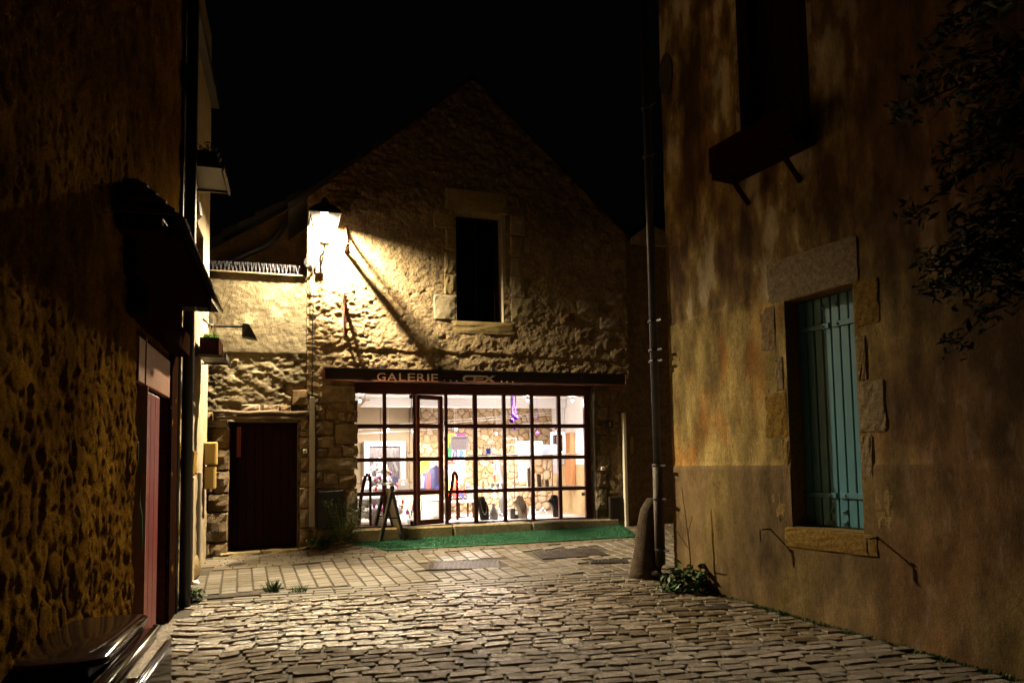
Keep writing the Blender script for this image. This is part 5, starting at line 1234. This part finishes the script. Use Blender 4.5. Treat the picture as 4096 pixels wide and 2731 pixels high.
# baubles
def bauble(u, v, y, rr_, m, lab, grp):
    x, z = I(u, v, y); t = thing('bauble', FA, (x, y, z), lab, 'bauble', grp)
    part('ball', MB().ball((x, y, z), rr_, 12), m, t, True); part('cap', MB().lathe([(.012, rr_*.95), (.012, rr_+.012)], (x, y, z), 8), M_gold, t)
    part('ribbon', MB().add([(x-.008, y, z+rr_+.01), (x+.008, y, z+rr_+.01), (x+.012, y-.004, CEZ), (x-.012, y-.004, CEZ)], [(0, 1, 2, 3)]) if rr_ > .04 else MB().tube([(x, y, z+rr_+.01), (x, y, CEZ)], .0015, 3), M_ribbon, t)
G1 = 'purple baubles hanging on ribbons'
bauble(2051, 1661, .6, .042, M_purple, 'uppermost of the three purple ribbon baubles', G1); bauble(2063, 1671, .55, .044, M_purple, 'right hand of the three purple ribbon baubles', G1); bauble(2046, 1683, .5, .046, M_purple, 'lowest of the three purple ribbon baubles', G1); bauble(2057, 1711, .7, .038, M_purple, 'purple bauble just under the top bar', G1)
G2 = 'small violet baubles on threads'
bauble(2150, 1733, .7, .034, M_violet, 'violet bauble over the white canvas board', G2); bauble(2224, 1712, .7, .033, M_violet, 'violet bauble by the thick right bar', G2); bauble(1892, 1714, .9, .03, M_violet, 'violet bauble right of the paper notice', G2)
# white Christmas tree
xc, zt = I(1512, 1835, 1.1); R0 = .42
xt = thing('christmas_tree', FA, (xc, 1.1, FLZ), 'white tinsel Christmas tree in the left window', 'christmas tree')
part('trunk', MB().tube([(xc, 1.1, FLZ), (xc, 1.1, zt-.1)], [.03, .012], 8), M_white, xt); part('pot', MB().lathe([(.13, 0), (.16, .12), (.15, .13)], (xc, 1.1, FLZ), 12), M_white, xt)
b = MB(); r = random.Random(21); hT = zt-.98
for k in range(420):
    t = r.random()**1.25; z = .98+hT*t; R = R0*(1-t)**.8+.03; a = r.uniform(0, 6.283); q = R*math.sqrt(r.uniform(.45, 1)); lay = .5+.5*abs(math.sin(t*17))
    s_ = (.05*(1-t)+.03)*r.uniform(.7, 1.25)
    b.lathe([(.3*s_, -s_*.8), (s_, -s_*.2), (s_*.8, s_*.5), (.25*s_, s_*.9)], (xc+q*lay*math.cos(a), 1.1+q*lay*math.sin(a), z), 6)
b.v = [(x+r.uniform(-.008, .008), y+r.uniform(-.008, .008), z+r.uniform(-.008, .008)) for x, y, z in b.v]
part('tinsel', b, M_tree, xt, True, kind='stuff')
cols_ = ((1519, 1907, M_violet, 'violet drop ornament high on the tree'), (1500, 1916, M_pinkp, 'pink ornament on the upper left branches'), (1504, 1953, M_red2, 'red drop ornament on the left branches'), (1553, 1884, M_gold, 'gold bauble near the top of the tree'), (1563, 1893, M_violet, 'small violet ornament near the top right'), (1588, 1939, M_pinkp, 'pink ring ornament on the right branches'), (1496, 2020, M_violet, 'violet drop ornament low on the left'), (1527, 2034, M_pinkp, 'pink ribbon ornament low in the middle'), (1611, 2005, M_red2, 'small dark red ornament low on the right'), (1608, 2023, M_gold, 'orange gold ring ornament low on the right'), (1628, 2047, M_violet, 'violet ornament lowest on the right'), (1519, 2066, M_gold, 'gold ornament lowest of all'))
for u, v, m, lab in cols_:
    x, z = I(u, v, .85); dx = x-xc; y = 1.1-math.sqrt(max(.003, (R0*(1-(z-.98)/hT)**.8+.06)**2-dx*dx)); x, z = I(u, v, y)
    t = thing('tree_ornament', FA, (x, y, z), lab, 'ornament', 'ornaments on the white tree'); part('ball', MB().lathe([(.006, -.05), (.022, -.02), (.026, .0), (.018, .02), (.005, .035)], (x, y, z), 8), m, t, True); part('hook', MB().tube([(x, y, z+.03), (x, y+.02, z+.05)], .003, 4), M_gold, t)
# framed photograph on the panels, desk, laptop, counter
pf = thing('framed_photograph', FA, (-.9, 3.6, 1.6), 'large white box frame with a dark photograph behind the Christmas tree', 'picture')
x0, z0, x1, z1 = iR(1457, 1764, 1623, 2000, 3.6)
for q in ((x0, z0, x0+.1, z1), (x1-.1, z0, x1, z1), (x0+.101, z1-.1, x1-.101, z1), (x0+.101, z0, x1-.101, z0+.1)): part('frame_side', MB().box(q[0], 3.6, q[1], q[2], 3.9, q[3], .006), M_white, pf)
pic = part('print', MB().box(x0+.09, 3.8, z0+.09, x1-.09, 3.82, z1-.09), M_photo, pf)
w_, h_ = x1-x0, z1-z0
for poly, m in (([(.28, .62), (.55, .66), (.62, .5), (.32, .46)], M_white), ([(.1, .8), (.3, .86), (.42, .66), (.38, .64), (.28, .8)], M_grey), ([(.58, .9), (.66, .88), (.85, .5), (.8, .48)], M_grey), ([(.7, .4), (.86, .38), (.86, .22), (.72, .26)], M_navy)):
    part('print_shape', MB().prism([(x0+a*w_, z0+b_*h_) for a, b_ in poly], 3.79, 3.7985), m, pic)
dk = thing('reception_desk', FA, (-.4, 2.6, FLZ), 'grey reception desk with a thin dark top behind the glazed door', 'desk')
x0, zt = I(1560, 1962, 2.4); x1 = I(1770, 1962, 2.4)[0]
part('top', MB().box(x0, 2.35, zt-.03, x1, 3.0, zt, .005), M_dwood, dk); part('front_panel', MB().box(x0+.05, 2.42, FLZ, x1-.05, 2.46, zt-.031), M_cream, dk); part('side_panel', MB().box(x1-.09, 2.461, FLZ, x1-.05, 2.95, zt-.031), M_cream, dk)
x0, z0, x1, z1 = iR(1588, 1914, 1632, 1959, 2.6); lp = thing('laptop', FA, ((x0+x1)/2, 2.6, zt), 'silver laptop open on the reception desk, back to the street', 'laptop')
al = mat('brushed_aluminium', (.42, .38, .33), None, rough=.4, metal=.3)
part('lid', MB().add([(x0, 2.6, zt+.01), (x1+.03, 2.6, zt+.01), (x1-.02, 2.52, zt+z1-z0), (x0+.02, 2.52, zt+z1-z0), (x0, 2.612, zt+.01), (x1+.03, 2.612, zt+.01), (x1-.02, 2.532, zt+z1-z0), (x0+.02, 2.532, zt+z1-z0)], [(3, 2, 1, 0), (4, 5, 6, 7), (0, 1, 5, 4), (1, 2, 6, 5), (2, 3, 7, 6), (3, 0, 4, 7)]), al, lp); part('base', MB().box(x0, 2.614, zt, x1+.03, 2.85, zt+.012), al, lp)
xm, zm = (x0+x1)/2, zt+(z1-z0)*.55
part('emblem', MB().add([(xm+.022*math.cos(w)*(1 if not .6 < w < 1.1 else .6), 2.548-.3*.0, zm+.026*math.sin(w)) for w in np.linspace(0, 6.0, 14)]+[(xm, 2.548, zm)], [(i, (i+1) % 14, 14) for i in range(14)]).bar((xm, 2.543, zm+.03), (xm+.008, 2.54, zm+.042), .006, .004), M_fairy, lp)
ct = thing('counter', FA, (-.1, 1.9, FLZ), 'white counter with shopping bags hung on it, seen through the door', 'counter')
x0, z0, x1, z1 = iR(1730, 1998, 1766, 2110, 1.9); part('body', MB().box(x0, 1.9, FLZ, x1, 2.3, z1-.02), M_cream, ct); part('top', MB().box(x0-.02, 1.88, z1-.019, x1+.02, 2.32, z1, .003), M_white, ct)
x0, z0, x1, z1 = iR(1727, 2007, 1757, 2066, 1.85)
for k in range(4):
    t = thing('paper_bag', FA, (x0+.03*k, 1.85-.03*k, z0), ['white paper bag, backmost of the bunch on the counter', 'white paper bag, second of the bunch on the counter', 'white paper bag, third of the bunch on the counter', 'white paper bag, foremost of the bunch on the counter'][k], 'paper bag', 'white paper bags on the counter')
    xa = x0+.025*k; hh = (z1-z0)*.62; yb_ = 1.86-.022*k
    part('bag', MB().add([(xa, yb_, z0+.01*k), (xa+.09, yb_, z0), (xa+.08, yb_-.004, z0+hh), (xa+.01, yb_-.004, z0+hh), (xa, yb_-.018, z0+.01*k), (xa+.09, yb_-.018, z0), (xa+.08, yb_-.01, z0+hh), (xa+.01, yb_-.01, z0+hh)], [(0, 1, 2, 3), (7, 6, 5, 4), (0, 4, 5, 1), (1, 5, 6, 2), (2, 6, 7, 3), (3, 7, 4, 0)]), M_white, t)
    part('handle', MB().tube([(xa+.02, yb_-.007, z0+hh), (xa+.025, yb_-.007, z1-.02), (xa+.045, yb_-.007, z1), (xa+.065, yb_-.007, z1-.02), (xa+.07, yb_-.007, z0+hh)], .005, 5), M_white, t)
# paintings
def painting(r4, y, lab, base, shapes, d=.04):
    x0, z0, x1, z1 = iR(*r4, y); w, h = x1-x0, z1-z0
    t = thing('abstract_painting', FA, ((x0+x1)/2, y, z0), lab, 'painting'); part('canvas', MB().box(x0, y, z0, x1, y+d, z1), base, t)
    for k, (poly, m) in enumerate(shapes): part('painted_shape', MB().prism([(x0+a*w, z0+b_*h) for a, b_ in poly], y-.003-.0015*k, y-.0005), m, t)
painting((1788, 1734, 1862, 2000), 2.55, 'tall bright abstract painting in yellow, red and blue behind the paper notice', M_white,
    [([(0, .62), (0, 1), (.5, 1), (.3, .82), (.22, .62)], M_yel), ([(.0, .62), (.22, .62), (.34, .8), (.12, .88)], M_green), ([(.25, .62), (.6, .62), (.58, .78), (.4, .8)], M_navy), ([(.62, .62), (.95, .62), (.9, .74), (.7, .76)], M_blue), ([(.5, 1), (1, 1), (1, .93), (.6, .92)], M_violet), ([(0, .0), (.95, 0), (1, .3), (.8, .56), (.3, .6), (0, .58)], M_red2), ([(.35, .6), (.6, .62), (.7, .3), (.58, .16), (.5, .35)], M_white), ([(.62, .6), (.78, .58), (.88, .34), (.8, .22)], M_white), ([(.5, .0), (.95, .0), (.9, .1), (.55, .1)], M_navy), ([(.05, .1), (.22, .1), (.3, .45), (.15, .5)], mat('lime_print', (.5, .65, .1), None, rough=.5))])
painting((1684, 1840, 1768, 1962), 3.05, 'abstract painting with a dark navy mass seen through the open door', M_navy,
    [([(0, .55), (0, 1), (.42, 1), (.42, .72), (.3, .62)], M_yel), ([(.42, .72), (.42, 1), (1, 1), (1, .6), (.75, .85)], M_istone), ([(.26, .0), (.42, .0), (.42, .62), (.3, .62)], M_red2), ([(0, .1), (.1, .1), (.16, .45), (0, .55)], slate_blue), ([(.5, .0), (1, 0), (1, .35), (.7, .1)], M_blue)])
# paper notice taped on the pane
x0, z0, x1, z1 = iR(1801, 1743, 1874, 1800, SY+.026)
nt_ = thing('paper_notice', FA, ((x0+x1)/2, SY+.02, z0), 'printed paper notice taped inside the pane right of the door', 'notice')
part('sheet', MB().box(x0, SY+.0215, z0, x1, SY+.0232, z1), M_paper, nt_)
b = MB().box(x0+.03, SY+.0203, z1-.048, x1-.03, SY+.0213, z1-.035); M_ink = mat('grey_ink', (.14, .13, .15), None, rough=.8)
rr_ = random.Random(2)
for k in range(12): xx = x0+.06+k*.022; b.box(xx, SY+.0203, z1-.027, xx+.012, SY+.0213, z1-.018)
part('heading', b, M_ink, nt_); b = MB(); M_ink2 = mat('pale_ink', (.36, .35, .4), None, rough=.8)
for k in range(9):
    xx = x0+.03
    while xx < x1-.05: L = rr_.uniform(.015, .05); b.box(xx, SY+.0203, z1-.075-k*.018, min(xx+L, x1-.03), SY+.0213, z1-.071-k*.018); xx += L+.008
part('text_lines', b, M_ink2, nt_)
# side table, arched stands, sculpture, twig pot, power plug
tb = thing('white_table', FA, (.3, 1.6, FLZ), 'white side table with dark legs left of the first black bust', 'table')
x0, zt = I(1792, 2004, 1.5); x1 = I(1905, 2004, 1.5)[0]
part('top', MB().box(x0, 1.45, zt-.035, x1, 1.95, zt, .004), M_white, tb)
for xx, yy in ((x0+.04, 1.49), (x0+.2, 1.49), (x1-.06, 1.49), (x0+.04, 1.9), (x1-.06, 1.9)): part('leg', MB().box(xx-.015, yy-.015, FLZ, xx+.015, yy+.015, zt-.036), M_brown, tb)
x, z = I(1878, 1948, 1.6); solo('pendant_stand', MB().box(x-.06, 1.6, zt, x+.06, 1.7, zt+.16, .004).tube([(x, 1.65, zt+.16), (x, 1.65, zt+.2)], .006, 5).lathe([(.02, 0), (.055, .03), (.055, .06), (.02, .09)], (x, 1.65, zt+.19), 12, 1, .4), M_grey, FA, (x, 1.65, zt), 'grey pendant display with a round head on the white table', 'display stand')
for k in range(5): xx = x0+.1+k*.06; solo('silver_trinket', MB().lathe([(.02, 0), (.028, .02), (.01, .05), (.014, .07)], (xx, 1.6+.05*(k % 2), zt), 8), M_chrome, FA, (xx, 1.6, zt), ('silver trinket at the left end of the white side table', 'silver trinket second from the left on the side table', 'middle silver trinket on the white side table', 'silver trinket fourth from the left on the side table', 'silver trinket nearest the pendant display')[k], 'trinket', 'silver trinkets on the white table', True)
def arch(ua, ub, vt, vb, y, lab):
    xa, zb = I(ua, vb, y); xb, zt = I(ub, vt, y); zb = max(zb, FLZ if y > .34 else .85)
    t = thing('arched_stand', FA, ((xa+xb)/2, y, zb), lab, 'display stand', 'arched metal stands behind the glass'); pts = [(xa, y, zb), (xa+.02, y, zb+(zt-zb)*.45), (xa+.07, y, zb+(zt-zb)*.8), ((xa*.35+xb*.65)-.01, y, zt-.02), ((xa*.2+xb*.8), y, zt), (xb-.01, y, zt-.03), (xb, y, zt-.1), (xb, y, zb)]
    b = MB()
    for p, q in zip(pts, pts[1:]): b.bar(p, q, .035, .05, (0, 1, 0)) if abs(p[0]-q[0]) < 1e-6 else b.bar(p, q, .05, .035, (0, 1, 0))
    part('hoop', b, M_brown, t); part('foot', MB().box(xa-.05, y-.06, zb-.012, xb+.05, y+.06, zb-.001), M_brown, t)
arch(1436, 1481, 1896, 2100, .5, 'arched brown metal stand in front of the white tree'); arch(1795, 1828, 1886, 2092, .7, 'arched brown metal stand in front of the red painting')
x, z = I(2003, 1945, 1.6); x1, z1 = I(1992, 1838, 1.6); zz = I(2003, 1945, 1.6)[1]
t = thing('grey_sculpture', FA, (x, 1.6, FLZ), 'tall curved dark grey sculpture with a red accent behind the shelf', 'sculpture')
pts = [(x+.02, 1.6, FLZ), (x+.02, 1.6, zz), (x+.01, 1.6, zz+.15), (x-.03, 1.6, zz+.3), (x1, 1.6, z1), (x1-.03, 1.6, z1+.1)]
part('body', MB().tube(pts, [.07, .055, .05, .05, .04, .02], 10), M_grey, t, True); part('red_accent', MB().box(x-.13, 1.58, zz+.1, x-.1, 1.62, zz+.22, .01), M_red2, t); part('arm', MB().tube([(x-.02, 1.6, zz+.3), (x-.11, 1.6, zz+.26), (x-.115, 1.6, zz+.2)], [.03, .03, .02], 8), M_white, t, True)
x, z = I(1640, 2092, .8); t = thing('twig_pot', FA, (x, .8, FLZ), 'small white pot of purple dry twigs beside the tree', 'pot plant'); part('pot', MB().lathe([(.04, 0), (.05, .07), (.045, .075)], (x, .8, FLZ), 10), M_white, t)
for k in range(12): part('twig', MB().tube([(x, .8, FLZ+.06), (x+rng.uniform(-.07, .09), .8+rng.uniform(-.05, .05), FLZ+rng.uniform(.2, .38))], .004, 4), M_violet, t)
x, z = I(2328, 1975, .95); t = thing('power_plug', FA, (2.3, .95, z), 'black plug and white power strip on the sand plaster wall', 'power strip')
part('strip', MB().box(2.33, .9, z-.12, 2.358, .97, z+.2, .004), M_ivory, t); part('plug', MB().box(2.24, .91, z-.03, 2.329, .96, z+.03, .008), M_black, t); part('cord', MB().tube([(2.32, .93, z-.12), (2.34, .95, z-.4), (2.33, .9, FLZ+.05)], .006, 5), M_white, t)
# lamps: wires, spots, rail brackets
sp = thing('spot_wires', FA, (0, 1.5, 2.6), 'pairs of thin tensioned wires carrying the gallery spots', 'wire')
for y0, z0, y1, z1 in ((1.2, 2.40, 2.9, 2.80), (1.3, 2.36, 3.0, 2.76), (2.2, 2.34, 2.4, 2.58)): part('wire', MB().tube([(-2.2, y0, z0), (2.35, y1-.6, z1)], .005, 4), M_white, sp)
SPOTS = [(1553, 1716, 1.6), (1651, 1722, 2.2), (1825, 1713, 2.0), (1985, 1731, 1.8), (1820, 1858, 2.3), (1971, 1857, 1.4), (1440, 1600, .55), (2290, 1600, .55), (2110, 1598, .5)]
SL = ('in front of the tan panels', 'by the rubble corner', 'above the paper notice', 'before the pale stones', 'lighting the red painting', 'over the plastic bottle', 'high by the left jamb', 'by the white corner panel', 'above the canvas board')
for (u, v, y), lab in zip(SPOTS, SL):
    x, z = I(u, v, y); t = thing('spot_lamp', FA, (x, y, z), 'small dazzling gallery spot ' + lab, 'spot lamp', 'gallery spots')
    part('holder', MB().lathe([(.022, .012), (.018, .05), (.006, .06)], (x, y, z), 8), M_chrome, t); part('bulb', MB().ball((x, y, z-.012), .022, 8), M_spot, t, True); part('drop_wire', MB().tube([(x, y, z+.06), (x, y, CEZ)], .0025, 3), M_white, t)
    l = bpy.data.lights.new('spot_light', 'SPOT'); l.energy = 215; l.color = (1, .86, .74); l.shadow_soft_size = .05; l.spot_size = rad(125); l.spot_blend = .5
    o = bpy.data.objects.new('spot_light', l); COL.objects.link(o); o.location = FA.w(x, y, z-.06)
    k = SPOTS.index((u, v, y)); d = Vector(FA.y)*(-.35 if k in (2, 5) else .35 if k > 5 else .9)+Vector(FA.x)*(.35 if k == 6 else -.3 if k > 6 else 0)+Vector((0, 0, -1.0)); o.rotation_euler = d.to_track_quat('-Z', 'Y').to_euler()
    l = bpy.data.lights.new('spot_glow', 'POINT'); l.energy = 12; l.color = (1, .88, .78); l.shadow_soft_size = .05
    o = bpy.data.objects.new('spot_glow', l); COL.objects.link(o); o.location = FA.w(x, y, z-.05)
for u, y in ((1515, 2.2), (1446, 1.4)):
    x, z = I(u, 1620, y); t = thing('rail_bracket', FA, (x, y, z), 'pale bracket under the white ceiling ' + ('left of the first bar' if u == 1515 else 'close to the left jamb'), 'bracket'); part('arm', MB().bar((x+.06, y, z+.1), (x-.06, y, z-.04), .03, .05), M_wood, t); part('plate', MB().box(x-.02, y-.05, z+.08, x+.14, y+.05, z+.1), M_wood, t); part('rod', MB().tube([(x+.06, y, z+.1), (x+.06, y, CEZ)], .008, 5), M_wood, t)
